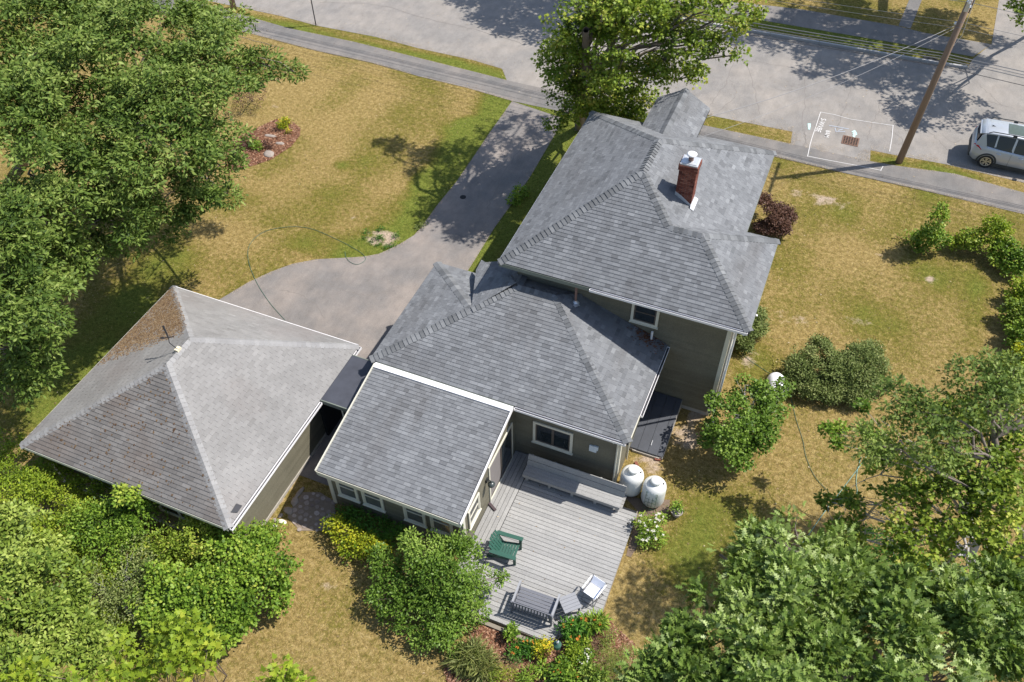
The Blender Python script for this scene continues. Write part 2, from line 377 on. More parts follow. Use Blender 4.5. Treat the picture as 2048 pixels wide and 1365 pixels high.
side_l = pts([(1983,89),(1995,18)]); sd = (side_l[1]-side_l[0]).normalized()
SW_I = pts([(461,58),(502,68),(632,102),(742,126),(844,155),(933,176),(1025,203)]); SW_I2 = pts([(1549,314),(1663,341),(1848,382),(2048,429)])
SW_O = pts([(473,27),(578,57),(707,84),(844,118),(960,147),(1014,161)]); SW_O2 = pts([(1302,227),(1407,251),(1581,288),(1740,323),(1792,332),(1909,348),(2048,386)])
def ext(l, a, b, d): v = (l[a]-l[b]).normalized(); return l[a] + v*d
road = sheet('road', [ext(RN, 0, 1, 60)] + RN + RM + [RM[-1]+dk*50] + [Vector((58, 52, 0)), Vector((side_l[0].x+9, 47.2, 0)), side_l[1]+Vector((9, 0, 0))+sd*30, side_l[1]+sd*30, side_l[0], FARK[4], FARK[3], FARK[2], FARK[1], FARK[0], FL], 0.004, M['road'])
sheet('sidewalk', [ext(SW_I, 0, 1, 50)] + SW_I + SW_I2 + [SW_I2[-1]+dk*50, SW_O2[-1]+dk*50] + SW_O2[::-1] + SW_O[::-1] + [ext(SW_O, 0, 1, 50)], 0.010, M['walk'])
sheet('driveway', DRIVE_L + [Vector((-19, 15, 0)), Vector((-13.2, 12.4, 0)), Vector((-11.2, 12.4, 0)), Vector((-11.2, 20.3, 0))] + DRIVE_R[::-1], 0.007, M['drive'])
FW1 = pts([(1480,6),(1540,12),(1601,19),(1792,52),(1848,66),(1983,89)]); FW2 = pts([(1424,22),(1540,44),(1841,95),(1946,114)])
sheet('path', [FW1[0]-dk*40] + FW1 + FW2[::-1] + [FW2[0]-dk*40], 0.006, M['walk'])
fp = pts([(1797,52),(1821,58),(1838,0),(1812,0)]); sheet('path', [fp[0], fp[1], fp[2]+Vector((.6, 6, 0)), fp[3]+Vector((.6, 6, 0))], 0.0085, M['walk'])
# cracks worn into the road
M['crack'] = simple('crack_dirt', (0.17, 0.15, 0.135), 0.95, nscale=30, var=.3)
rng = random.Random(11)
for ln in [[(1420,210),(1450,170),(1468,125)],[(1438,222),(1470,190),(1462,160)],[(1604,258),(1610,200),(1612,150),(1620,100)],[(1672,266),(1690,215),(1704,165),(1698,120)],[(1733,280),(1745,245),(1757,225),(1762,185)],[(1480,120),(1560,132),(1600,140),(1700,175),(1760,185),(1850,190)],
           [(1757,225),(1790,240),(1812,262),(1840,250)],[(1840,250),(1870,275),(1895,300)],[(1900,185),(1960,200),(2000,210),(2046,222)],[(1960,170),(1985,195),(2005,212)],[(640,5),(760,12),(860,40),(960,62),(1050,90)],[(1552,178),(1570,182),(1585,180)],
           [(1140,215),(1080,205),(1020,170)],[(1600,315),(1612,280),(1606,258)],[(420,60),(560,95)],[(1780,262),(1800,275),(1806,300)],[(1450,60),(1500,150),(1520,230)],[(1884,270),(1902,285),(1925,280)],[(640,560),(700,585),(745,590),(800,575)],[(560,580),(620,600),(650,640)],[(1080,260),(1040,300),(1000,360),(975,420)]]:
    P = smoothline(pts(ln), 8); P = [Vector((p.x+rng.uniform(-.07, .07), p.y+rng.uniform(-.07, .07), 0)) for p in P]
    b = MB(); strip(b, P, 0.022, 0.0135 if ln[0][0] in (1600, 420) else 0.0095 if ln[0][0] in (640, 560, 1080) else 0.0065); b.build('crack', M['crack'], road)
# granite kerb on the far side
M['granite'] = simple('granite', (0.36, 0.35, 0.34), 0.8, nscale=40, var=.25)
kb = thing('kerb', 'long low granite kerb along the grass strip across the road', 'kerb', FARK[0])
kl = [FL] + FARK[:4]; kn = Vector((-dk.y, dk.x, 0))
acc = []
for p, q in zip(kl[:-1], kl[1:]):
    n_ = max(1, int((q-p).length/2.4)); acc += [(p+(q-p)*(i/n_), p+(q-p)*((i+1)/n_)) for i in range(n_)]
for p, q in acc[-26:]:
    d = (q-p).normalized()*0.008; b = MB(); b.beam(p+d+Vector((0, 0, .02)), q-d+Vector((0, 0, .02)), 0.14, 0.24); b.build('kerb_stone', M['granite'], kb)

# mulch beds
M['mulch'] = toned('bark_mulch', [(0.0, (0.10, 0.042, 0.022)), (0.5, (0.20, 0.09, 0.05)), (1.0, (0.34, 0.18, 0.11))], nscale=8, namt=.35, fine=70, bmp=.9)
M['chips'] = toned('mulch_chips', [(0.0, (0.09, 0.035, 0.018)), (0.6, (0.24, 0.11, 0.06)), (1.0, (0.46, 0.29, 0.19))], nscale=8, namt=.2, fine=40, bmp=.2)
M['rock'] = simple('pale_rock', (0.29, 0.245, 0.21), 0.85, nscale=9, var=.35, bmp=.6)
def scatter_in(poly, n, seed):
    r = np.random.RandomState(seed); x0, x1 = min(p[0] for p in poly), max(p[0] for p in poly); y0, y1 = min(p[1] for p in poly), max(p[1] for p in poly)
    x = r.uniform(x0, x1, n*3); y = r.uniform(y0, y1, n*3); k = inside(x, y, poly); return x[k][:n], y[k][:n], r
def np_mesh(name, V, F, tone, m, parent=None, kind=None):
    """V (N,m,3) repeated piece, F faces (k,j) of one piece"""
    N_, m_, _ = V.shape; F = np.asarray(F); k, j = F.shape
    off = Vector((0, 0, 0)); p = parent
    while p is not None:
        if p in OFF: off = OFF[p]
        p = p.parent
    V = V - np.array(off)
    me = bpy.data.meshes.new(name); me.vertices.add(N_*m_); me.vertices.foreach_set('co', V.astype(np.float32).ravel())
    idx = (np.arange(N_)[:, None, None]*m_ + F[None]).astype(np.int32); me.loops.add(idx.size); me.loops.foreach_set('vertex_index', idx.ravel())
    me.polygons.add(N_*k); me.polygons.foreach_set('loop_start', np.arange(N_*k, dtype=np.int32)*j)
    me.update(calc_edges=True); a = me.attributes.new('tone', 'FLOAT', 'FACE'); a.data.foreach_set('value', np.repeat(np.asarray(tone, np.float32), k))
    me.materials.append(m); o = bpy.data.objects.new(name, me); link(o, parent)
    if kind: o['kind'] = kind
    return o
def mulch_bed(poly, label, seed, n):
    sheet('mulch_bed', poly, 0.012, M['mulch'])
    x, y, r = scatter_in(poly, n, seed); n = len(x); a = r.uniform(0, 6.28, n); l = r.uniform(.02, .06, n); w = r.uniform(.008, .02, n); z = r.uniform(.015, .035, n)
    ca, sa = np.cos(a), np.sin(a); tl = r.uniform(-.012, .012, (n, 2))
    V = np.stack([np.stack([x+ca*l*i-sa*w*j, y+sa*l*i+ca*w*j, z+tl[:, 0]*i+tl[:, 1]*j], -1) for i, j in ((-1, -1), (1, -1), (1, 1), (-1, 1))], 1)
    np_mesh('mulch_chips', V, [(0, 1, 2, 3)], r.rand(n), M['chips'], None, 'stuff')
mulch_bed(MULCH_FRONT, '', 1, 5000); mulch_bed(MULCH_BACK, '', 2, 9000)
def rock(b, c, rx, ry, rz, seed, tone=.5):
    r = random.Random(seed); pr = [(0.75, -.3), (1.0, .1), (.92, .5), (.6, .85), (.2, 1.0)]; n = 11; vs_ = []
    for q, z in pr:
        for k in range(n):
            a = 6.283*k/n; j = 1 + .25*math.sin(a*2+seed) + .12*r.uniform(-1, 1); vs_.append((c[0]+rx*q*j*math.cos(a), c[1]+ry*q*j*math.sin(a), c[2]+rz*z*(1+.1*r.uniform(-1, 1))))
    b.add(vs_, [(i*n+k, i*n+(k+1) % n, (i+1)*n+(k+1) % n, (i+1)*n+k) for i in range(4) for k in range(n)] + [tuple((4)*n+k for k in range(n))], tone)
for px, py, rx, ry, rz, lab in [(538,309,.34,.22,.09,'flat pale ledge rock at the front edge of the front mulch bed'),(541,273,.30,.13,.05,'thin tan ledge rock in the middle of the front mulch bed'),(560,288,.2,.13,.06,'small tan rock between the two larger ledges in the front mulch bed'),(470,304,.22,.14,.06,'grey ledge rock at the shaded end of the front mulch bed, beside the oak'),
        (1039,1274,.10,.08,.08,'round grey stone by the curved front edge of the deck'),(1148,1253,.16,.11,.09,'blue grey stone behind the orange flowers at the deck corner')]:
    b = MB(); p = at(px, py); rock(b, (p.x, p.y, .01), rx, ry, rz, px); tag(b.build('rock', M['rock'], None, smooth=True), lab, 'rock', 'rocks in the garden beds')
for px, py, r_, lab, mt in [(618,1041,0,'',None)]: pass
M['white_rock'] = simple('white_rock', (0.72, 0.68, 0.60), 0.8, nscale=12, var=.2, bmp=.4)
for px, py, rx, ry, lab, w in [(561,1032,.09,.08,'grey round stone nearest the shade in the cluster beside the garage',0),(552,1042,.12,.09,'large grey stone nearest the garage wall in the stone cluster',0),(564,1044,.13,.10,'large cream stone in the cluster beside the garage',1),(549,1053,.09,.08,'small bright white stone at the front of the cluster beside the garage',1),
        (590,1003,.11,.22,'long upright edging stone in the shade, second along the path edge',0),(577,1022,.15,.16,'grey edging stone in the shade at the end of the path edge',0),(599,986,.10,.2,'dark edging stone furthest along the shaded path edge',0)]:
    b = MB(); p = at(px, py); rock(b, (p.x, p.y, .0), rx, ry, .05, px+3); tag(b.build('rock', M['white_rock' if w else 'rock'], None, smooth=True), lab, 'rock', 'stones beside the garage')
sheet('dirt_patch', MULCH_TANK, .006, simple('dark_garden_dirt', (.16, .115, .08), .95, nscale=16, var=.45, bmp=.6))
# cobble patch between garage and sun room
pav = thing('stone_paving', 'patch of old cobbles in the shade between the garage and the sun room', 'paving', at(630, 1015)); rng = random.Random(5)
M['cobble'] = toned('cobble', [(0, (.18, .14, .12)), (.5, (.30, .25, .22)), (1, (.42, .36, .33))], nscale=10, fine=60)
PV = pts([(588,1010),(606,985),(640,985),(668,1003),(672,1030),(660,1062),(600,1062),(575,1035)])
gx, gy = at(565, 1070).x, at(565, 1075).y; k = 0
for i in range(11):
    for j in range(11):
        x = -12.6 + i*.21 + (.1 if j % 2 else 0) + rng.uniform(-.02, .02); y = 10.4 + j*.19 + rng.uniform(-.02, .02)
        if inside(np.array([x]), np.array([y]), PV)[0] and rng.random() > .2:
            b = MB(); s_ = rng.uniform(.045, .10); q = [(x+s_*math.cos(a)*rng.uniform(.85, 1.15), y+s_*.9*math.sin(a)*rng.uniform(.85, 1.15)) for a in (0.4, 1.2, 1.9, 2.7, 3.6, 4.4, 5.1, 5.9)]
            b.prism(q, -.02, rng.uniform(.012, .03), rng.random()); b.build('cobble', M['cobble'], pav)
sheet('dirt_patch', PV, 0.0095, simple('packed_dirt', (.21, .165, .125), .95, nscale=14, var=.35, bmp=.5))
# dirt below the cellar doors, with bricks
b = MB()
M['brick'] = toned('brick', [(0, (.09, .028, .022)), (.5, (.165, .052, .036)), (1, (.28, .12, .085))], nscale=12, namt=.25, fine=80)
for px, py, az, lab in [(1315,920,0.2,'loose red brick lying by the sill of the cellar doors'),(1273,930,2.2,'broken red brick in the dirt between the propane tanks and cellar doors'),(1258,938,1.0,'red brick fragment next to the house corner behind the propane tanks')]:
    p = at(px, py); d = Vector((math.cos(az), math.sin(az), 0))*.1; b = MB(); b.beam(p-d+Vector((0, 0, .03)), p+d+Vector((0, 0, .03)), .1, .06, tone=.7); tag(b.build('brick', M['brick'], None), lab, 'brick', 'loose bricks')
# far kerb-side drain, storm grate and spray paint on the road
M['iron'] = simple('rusty_iron', (.17, .095, .065), .8, .2, nscale=30, var=.4)
M['black'] = simple('dark_void', (.012, .012, .012), .9)
g0, g1, g2, g3 = pts([(1688,272),(1716,278),(1713,294),(1686,287)]); gt = thing('storm_drain', 'rusty square storm drain grate set at the road edge inside the painted outline', 'drain', (g0+g2)/2)
gc = (g0+g1+g2+g3)/4; gu = (g1-g0).normalized(); gv = Vector((-gu.y, gu.x, 0)); hw, hh = .36, .33
b = MB(); b.prism([gc-gu*hw-gv*hh, gc+gu*hw-gv*hh, gc+gu*hw+gv*hh, gc-gu*hw+gv*hh], .0075, .011); b.build('pit', M['black'], gt)
b = MB()
for s_ in (-1, 1): b.beam(gc-gu*(hw+.03)+gv*s_*hh+Vector((0, 0, .015)), gc+gu*(hw+.03)+gv*s_*hh+Vector((0, 0, .015)), .07, .02); b.beam(gc-gv*hh+gu*s_*hw+Vector((0, 0, .016)), gc+gv*hh+gu*s_*hw+Vector((0, 0, .016)), .06, .02)
b.build('frame', M['iron'], gt)
for i in range(1, 6): u = gc+gu*(-hw+2*hw*i/6)+Vector((0, 0, .016)); one('grate_bar', M['iron'], lambda b: b.beam(u-gv*hh, u+gv*hh, .035, .02), gt)
for i in range(1, 5): u = gc+gv*(-hh+2*hh*i/5)+Vector((0, 0, .0145)); one('grate_bar', M['iron'], lambda b: b.beam(u-gu*hw, u+gu*hw, .03, .02), gt)
# drain inlet in the far kerb
a_, b_ = pts([(1845,118),(1878,126)]); dr = thing('kerb_inlet', 'dark drain opening in the far kerb beside the grass strip', 'drain', a_)
one('opening', M['black'], lambda b: b.beam(a_+Vector((0, -.06, .1)), b_+Vector((0, -.06, .1)), .22, .1), dr)
def paint(name, col, alpha=None):
    m, N, L, b = new_mat(name); nt = m.node_tree; f = noise(nt, 60, 4, .7); L.new(mix(nt, (.30, .285, .27), col, ramp(nt, f, [(.3, (.25,)*3), (.5, (1, 1, 1))])), b.inputs['Base Color']); b.inputs['Roughness'].default_value = .8; return m
M['white_paint'] = paint('white_spray_paint', (.66, .64, .62)); M['teal_paint'] = paint('teal_spray_paint', (.45, .68, .64)); M['blue_paint'] = paint('blue_spray_paint', (.36, .40, .46))
def mk(name, lines, w, m, lab, closed=False, z=.016):
    b = MB()
    for i, l in enumerate(lines): strip(b, pts(l), w, z+.0004*i)
    return tag(b.build(name, m), lab, 'road marking', 'spray painted marks on the road')
mk('painted_line', [[(1641,225),(1668,230),(1700,239),(1745,246),(1787,252)],[(1786,251),(1784,275),(1779,304)],[(1641,225),(1633,250),(1624,276),(1620,290),(1615,314)],[(1614,313),(1660,322),(1720,333),(1763,342)],[(1761,342),(1766,333)]], .028, M['white_paint'], 'white spray painted outline around the storm drain and part of the sidewalk')
mk('painted_mark', [[(1617,248),(1618,259)],[(1620,248),(1618,260)],[(1616,253),(1621,255)]], .09, M['teal_paint'], 'faded teal utility mark on the road left of the white outline')
mk('painted_mark', [[(1709,262),(1708,276)],[(1705,268),(1714,270)],[(1706,274),(1713,268)],[(1704,265),(1709,262),(1712,267)]], .09, M['teal_paint'], 'faded teal arrow mark directly above the storm drain grate')
mk('painted_mark', [[(1658,252),(1672,254),(1698,259)],[(1670,257),(1672,264),(1690,264)],[(1676,262),(1686,259)]], .05, M['blue_paint'], 'faded pale blue scrawl inside the white outline, left of the teal arrow')
def text_on_road(s, p, ang, size, lab):
    cu = bpy.data.curves.new('t', 'FONT'); cu.body = s; cu.size = size; cu.extrude = 0.0; cu.offset = size*.004; cu.resolution_u = 3
    o = bpy.data.objects.new('t', cu); COL.objects.link(o); dg = bpy.context.evaluated_depsgraph_get(); me = bpy.data.meshes.new_from_object(o.evaluated_get(dg)); bpy.data.objects.remove(o)
    me.materials.clear(); me.materials.append(M['white_paint']); o = bpy.data.objects.new('painted_lettering', me); link(o)
    o.location = (p.x, p.y, .0165); o.rotation_euler = (0, 0, ang); return tag(o, lab, 'road marking', 'spray painted marks on the road')
p0, p1 = at(1643, 238), at(1632, 272); text_on_road('S-WVBE', p0+Vector((-.02, .05, 0)), math.atan2(p1.y-p0.y, p1.x-p0.x)-.06, .37, 'white spray painted word running down the left side of the white outline')
p0, p1 = at(1652, 261), at(1649, 277); text_on_road('8AM', p0, math.atan2(p1.y-p0.y, p1.x-p0.x)-.05, .32, 'short white spray painted hour beside the longer painted word')
# ---------------------------------------------------------------- building materials
M['shingle'] = toned('architectural_shingle', [(0, (.110, .114, .120)), (.3, (.144, .149, .157)), (.6, (.172, .178, .187)), (1, (.222, .229, .238))], nscale=.8, namt=.08, fine=110, bmp=.5, stain=(.55, (.085, .078, .074), .38, (1.6, .45, .45)))
M['cap'] = toned('ridge_cap', [(0, (.105, .109, .113)), (.5, (.15, .155, .16)), (1, (.205, .211, .217))], nscale=2, namt=.15, fine=110, bmp=.5)
M['old_shingle'] = toned('old_three_tab_shingle', [(0, (.200, .193, .185)), (.5, (.235, .228, .220)), (1, (.27, .262, .252))], nscale=.5, namt=.22, fine=110, bmp=.5, stain=(.38, (.20, .165, .15), .4))
M['old_cap'] = toned('old_ridge_cap', [(0, (.235, .23, .228)), (1, (.29, .285, .28))], nscale=2, namt=.15, fine=110)
M['felt'] = simple('roof_felt', (.05, .05, .055), .95)
M['siding'] = toned('olive_clapboard', [(0, (.134, .124, .090)), (1, (.162, .150, .110))], nscale=1.2, namt=.18, fine=25, bmp=.08, spec=.3, rough=.6)
M['trim'] = simple('cream_trim', (.60, .575, .48), .55, nscale=5, var=.08)
M['white'] = simple('white_metal_edge', (.78, .76, .76), .45, nscale=5, var=.06)
M['membrane'] = simple('black_roof_membrane', (.052, .055, .068), .55, nscale=2.5, var=.45, bmp=.15)
M['dark'] = simple('dark_interior', (.012, .013, .016), .9)
M['glass'] = simple('window_glass', (.018, .024, .028), .06, nscale=2, var=.3, spec=1.0)
M['glass_sheen'] = simple('glass_with_painted_sheen', (.115, .12, .115), .12, nscale=3, var=.4, spec=.8, sx=(1, 1, 14))  # pale banded grey puts reflections and the look of blinds into the pane colour
M['dark_sash'] = simple('dark_brown_sash', (.085, .07, .06), .5)
M['concrete'] = simple('concrete', (.36, .33, .29), .9, nscale=8, var=.25, bmp=.3)
M['deck'] = toned('grey_deck_paint', [(0, (.275, .270, .262)), (.5, (.305, .300, .290)), (1, (.335, .328, .315))], nscale=3, namt=.10, fine=35, bmp=.1, rough=.7)
M['galv'] = simple('galvanised_metal', (.60, .61, .63), .42, .5, nscale=8, var=.15)
M['green_trim_shadow'] = simple('weathered_green_trim_and_shadow', (.16, .18, .15), .6, nscale=3, var=.3)

E52 = 5.2
def w3(dx=2.2): return lambda: rng.uniform(.11, .30)
def tone_house(c, k):
    t = rng.gauss(.52, .19); return min(1, max(0, t + .06*math.sin(c.x*9)))
# ---------------------------------------------------------------- the house
rng = random.Random(21)
HB = Vector((-5.0, 20.0, 0)); house = thing('house', 'large olive clapboard house with steep grey shingle hip roofs and a brick chimney', 'house', HB)
F_, Ec, S_, T_, Tl, Pk = (-8.8,19.62,E52), (-.36,19.62,E52), (-2.65,21.91,6.57), (-3.75,21.91,6.57), (-6.51,21.91,6.57), (-5.13,23.3,7.4)
A_, B_, C_, D_, Q_ = (-8.8,29.2,E52), (-1.46,29.2,E52), (-1.46,24.2,E52), (-.36,24.2,E52), (-5.13,25.2,7.4)
M0, M1, W_, P1, P2 = (-11.85,15.73,3.05), (-2.84,15.73,3.05), (-9.25,18.3,4.03), (-8.05,19.5,4.48), (-6.68,19.52,4.48)
MB0 = (-11.85,20.85,3.05)
E2_ = (-9.98,21.05,3.35); E1_, E3_, E4_ = [tuple(at_plane(x, y, W_, P1, E2_)) for x, y in ((958,550),(1014,529),(1052,541))]
planes = [  # polygon, eave direction, outward hint
 ([F_, Ec, S_, Tl], (1,0,0), (0,-1,1)), ([Tl, T_, Pk], (1,0,0), (0,-1,1)),
 ([C_, B_, Q_, Pk, T_], (0,1,0), (1,0,1)), ([A_, F_, Pk, Q_], (0,-1,0), (-1,0,1)), ([B_, A_, Q_], (-1,0,0), (0,1,1)),
 ([Ec, D_, S_], (0,1,0), (1,0,1)), ([D_, C_, T_, S_], (-1,0,0), (0,1,1)),
 ([(-4.31,30.1,5.88), (-4.31,27.6,5.88), (-5.36,26.5,6.5), (-5.36,30.1,6.5)], (0,1,0), (1,0,1)),
 ([(-6.41,30.1,5.88), (-6.41,27.6,5.88), (-5.36,26.5,6.5), (-5.36,30.1,6.5)], (0,-1,0), (-1,0,1)),
]
mid_planes = [
 ([M0, M1, P2, P1], (1,0,0), (0,-1,1)), ([M1, (-2.84,20.12,3.05), (-6.0,20.12,4.255), P2], (0,1,0), (1,0,1)),
 ([M0, MB0, W_], (0,-1,0), (-1,0,1)), ([(-10.16,20.85,3.05), MB0, W_], (-1,0,0), (0,1,1)),
 ([W_, P1, E2_, E1_], (0,-1,0), (-1,0,1)), ([P1, E4_, E3_, E2_], (0,-1,0), (-1,0,1)),
 ([P2, (-6.0,20.12,4.255), (-8.6,20.12,4.25), P1], (-1,0,0), (0,1,1)),
]
sun_plane = [([(-11.58,11.6,2.3), (-6.66,11.6,2.3), (-6.66,15.5,3.04), (-11.58,15.5,3.04)], (1,0,0), (0,-1,1))]
def roof_part(pls, name, label=None, thick=.14):
    """sheathing with real thickness and fascia edges below the shingles"""
    b = MB()
    for poly, U, out in pls:
        n = len(poly); P = [Vector(p) for p in poly]; b.add([p - Vector((0, 0, .005)) for p in P] + [p - Vector((0, 0, thick)) for p in P], [tuple(range(n)), tuple(range(2*n-1, n-1, -1))] + [(i, (i+1) % n, n+(i+1) % n, n+i) for i in range(n)])
    return b.build(name, M['felt'], house, label=label)
main_roof = roof_part(planes, 'roof', 'tall hip roof with a lower wing and a gable towards the street')
mid_roof = roof_part(mid_planes, 'roof', 'low hip roof with a stained front slope')
sun_roof = roof_part(sun_plane, 'roof', 'single slope roof of the sun room')
EXP = .128
sink_m, sink_d, sink_s = [], [], []
for pls, sk in ((planes, sink_m), (mid_planes, sink_d), (sun_plane, sink_s)):
    for poly, U, out in pls: lay(poly, U, out, EXP, w3(), .0025, .014, sk, rng, tone_house)
emit(sink_s, 'shingle', M['shingle'], sun_roof, 140); emit(sink_d, 'shingle', M['shingle'], mid_roof, 100); emit(sink_m, 'shingle', M['shingle'], main_roof, 60)
def nrm(poly, out):
    P = [Vector(p) for p in poly]; n = (P[1]-P[0]).cross(P[2]-P[0]).normalized(); return n if n.dot(Vector(out)) > 0 else -n
NM = [nrm(p, o) for p, u, o in planes]; ND = [nrm(p, o) for p, u, o in mid_planes]
cm, cd = [], []
for a, b_, i, j in ((F_, Pk, 3, 0), (T_, Pk, 0, 2), (S_, T_, 0, 6), (Ec, S_, 0, 5), (D_, S_, 5, 6), (A_, Q_, 3, 4), (B_, Q_, 4, 2), (Pk, Q_, 3, 2)): caps((a, b_), NM[i], NM[j], cm, rng, t=.026)
caps(((-5.36,30.12,6.5), (-5.36,26.75,6.5)), NM[8], NM[7], cm, rng)
for a, b_, i, j in ((M0, W_, 2, 0), (W_, P1, 4, 0), (M1, P2, 0, 1), (P1, P2, 0, 6), (MB0, W_, 2, 3), (E4_, P1, 4, 6), ((-6.0,20.12,4.255), P2, 6, 1)): caps((a, b_), ND[i], ND[j], cd, rng, t=.026)
emit(cm, 'ridge_cap', M['cap'], main_roof, 180); emit(cd, 'ridge_cap', M['cap'], mid_roof, 110)

# walls: boxes carry clapboards laid one over the other
def wall_boards(poly, U, out, parent, name='clapboard'):
    sk = []; lay(poly, U, out, .105, lambda: rng.uniform(2.2, 3.8), .0015, .013, sk, rng, lambda c, k: rng.random(), v_anchor=0)
    b = MB()
    for c, v, f, t in sk: b.add(v, f, t)
    return b.build(name, M['siding'], parent, kind='stuff')
def wall_core(parent, x0, x1, y0, y1, z0, z1, name='wall'):
    b = MB(); b.box(x0+.012, x1-.012, y0+.012, y1-.012, z0, z1); return b.build(name, M['siding'], parent)
def walls4(parent, x0, x1, y0, y1, z0, z1, sides='fblr'):
    w = wall_core(parent, x0, x1, y0, y1, z0, z1)
    if 'f' in sides: wall_boards([(x0,y0,z0),(x1,y0,z0),(x1,y0,z1),(x0,y0,z1)], (1,0,0), (0,-1,0), w)
    if 'b' in sides: wall_boards([(x0,y1,z0),(x1,y1,z0),(x1,y1,z1),(x0,y1,z1)], (1,0,0), (0,1,0), w)
    if 'l' in sides: wall_boards([(x0,y0,z0),(x0,y1,z0),(x0,y1,z1),(x0,y0,z1)], (0,1,0), (-1,0,0), w)
    if 'r' in sides: wall_boards([(x1,y0,z0),(x1,y1,z0),(x1,y1,z1),(x1,y0,z1)], (0,1,0), (1,0,0), w)
    return w
walls4(house, -8.3, -.92, 20.1, 23.75, .22, 5.1); walls4(house, -8.3, -2.0, 23.75, 28.7, .22, 5.1, 'blr')
walls4(house, -6.2, -4.5, 28.7, 29.9, .22, 5.85, 'blr')
walls4(house, -11.5, -3.13, 16.05, 20.1, .2, 2.98, 'flrb'); walls4(house, -9.7, -8.3, 20.1, 20.75, .2, 3.2, 'bl')
sw = wall_core(house, -11.5, -6.75, 11.9, 15.7, .1, 2.24)
wall_boards([(-11.5,11.9,.1),(-6.75,11.9,.1),(-6.75,11.9,2.26),(-11.5,11.9,2.26)], (1,0,0), (0,-1,0), sw)
for x, o in ((-6.75, 1), (-11.5, -1)):
    wall_boards([(x,11.9,.1),(x,16.05,.1),(x,16.05,3.0),(x,15.5,2.96),(x,11.9,2.28)], (0,1,0), (o,0,0), sw)
    b = MB(); xi = x-.02*o; b.add([(xi-.1*o,11.92,2.2),(xi-.1*o,15.6,2.2),(xi-.1*o,15.6,2.92),(xi,11.92,2.2),(xi,15.6,2.2),(xi,15.6,2.92),(xi,11.92,2.24),(xi-.1*o,11.92,2.24)], [(3,4,5,6),(0,7,2,1),(6,5,2,7)]); b.build('gable_wall', M['siding'], house)
# footings
b = MB(); b.box(-8.28, -.95, 20.12, 23.7, -.05, .22); b.box(-8.28, -2.05, 23.7, 28.65, -.05, .22); b.box(-11.48, -3.16, 16.08, 20.12, -.05, .2); b.box(-11.47, -6.78, 11.94, 16.08, -.05, .1); b.build('foundation', M['concrete'], house)
# corner boards
def corner(parent, x, y, sx, sy, z0, z1, w=.11):
    b = MB(); b.box(min(x, x-sx*w), max(x, x-sx*w), *sorted((y+sy*.028, y-sy*.0)), z0, z1); b.build('corner_board', M['trim'], parent)
    b = MB(); b.box(*sorted((x+sx*.028, x)), *sorted((y+sy*.028, y-sy*w)), z0, z1); b.build('corner_board', M['trim'], parent)
for x, y, sx, sy, z0, z1 in ((-.92,20.1,1,-1,.2,5.1),(-3.13,16.05,1,-1,.18,2.98),(-11.5,11.9,-1,-1,.1,2.2),(-6.75,11.9,1,-1,.1,2.25),(-.92,23.75,1,1,.2,5.1),(-8.3,28.7,-1,1,.2,5.1)): corner(house, x, y, sx, sy, z0, z1)
# fascia, soffit, gutters
def gutter(parent, p, q, out, m='white', name='gutter'):
    p, q, o = Vector(p), Vector(q), Vector(out); b = MB(); d = (q-p).normalized()
    for off, z, w, h in ((.0, -.06, .016, .10), (.045, -.10, .08, .012), (.085, -.055, .012, .085)): b.beam(p+o*off+Vector((0,0,z)), q+o*off+Vector((0,0,z)), w, h)
    for e in (p, q): b.beam(e+Vector((0,0,-.06))-d*.006, e+Vector((0,0,-.06))+o*.09-d*.006, .012, .085)
    g_ = b.build(name, M[m], parent); one('gutter_dark_fill', M['felt'], lambda b: b.beam(p+o*.044+Vector((0,0,-.075)), q+o*.044+Vector((0,0,-.075)), .066, .03), g_); return g_  # dark bar fills the trough so only the front lip shows white
def fascia(parent, p, q, m='trim', h=.15, dz=-.085, t=.022):
    b = MB(); b.beam(Vector(p)+Vector((0,0,dz)), Vector(q)+Vector((0,0,dz)), t, h); return b.build('fascia', M[m], parent)
gutter(house, (-5.55,19.60,5.19), (-.4,19.60,5.19), (0,-1,0)); fascia(house, (-8.78,19.6,5.19), (-5.56,19.6,5.19), 'green_trim_shadow')
gutter(house, (-6.6,15.71,3.04), (-2.9,15.71,3.04), (0,-1,0)); gutter(house, (-2.82,16.9,3.04), (-2.82,20.05,3.04), (1,0,0)); fascia(house, (-2.83,15.75,3.05), (-2.83,16.88,3.05))
fascia(house, (-11.865,15.75,3.05), (-11.865,20.83,3.05), 'felt', .12, -.075); fascia(house, (-11.85,20.865,3.05), (-10.18,20.865,3.05), 'felt', .12, -.075)
fascia(house, (-8.82,19.62,5.2), (-8.82,29.2,5.2), 'galv', .07, -.05); fascia(house, (-.352,19.62,5.2), (-.352,24.2,5.2), 'green_trim_shadow', .10, -.07); fascia(house, (-1.452,24.22,5.2), (-1.452,29.2,5.2), 'green_trim_shadow', .10, -.07)
fascia(house, (-11.58,11.58,2.3), (-6.66,11.58,2.3), 'trim', .15, -.09); fascia(house, (-11.56,11.62,2.27), (-6.68,11.62,2.27), 'trim', .06, -.19, .05)
def rake(x, m):
    b = MB(); b.beam((x,11.57,2.29), (x,15.6,3.05), .03, .16, up=(0,0,1)); b.build('rake_board', M[m], house)
rake(-6.642, 'white'); rake(-11.60, 'trim')
b = MB(); b.box(-11.6, -6.64, 15.46, 15.66, 2.96, 3.085); b.build('flashing_and_shadow', M['white'], house, label='wide white metal strip along the top of the sun room roof')
b = MB(); b.box(-11.6, -6.64, 15.66, 15.74, 2.9, 3.045); b.build('flashing_and_shadow', M['green_trim_shadow'], house)  # dark green strip colours in the drip shadow along the white metal strip
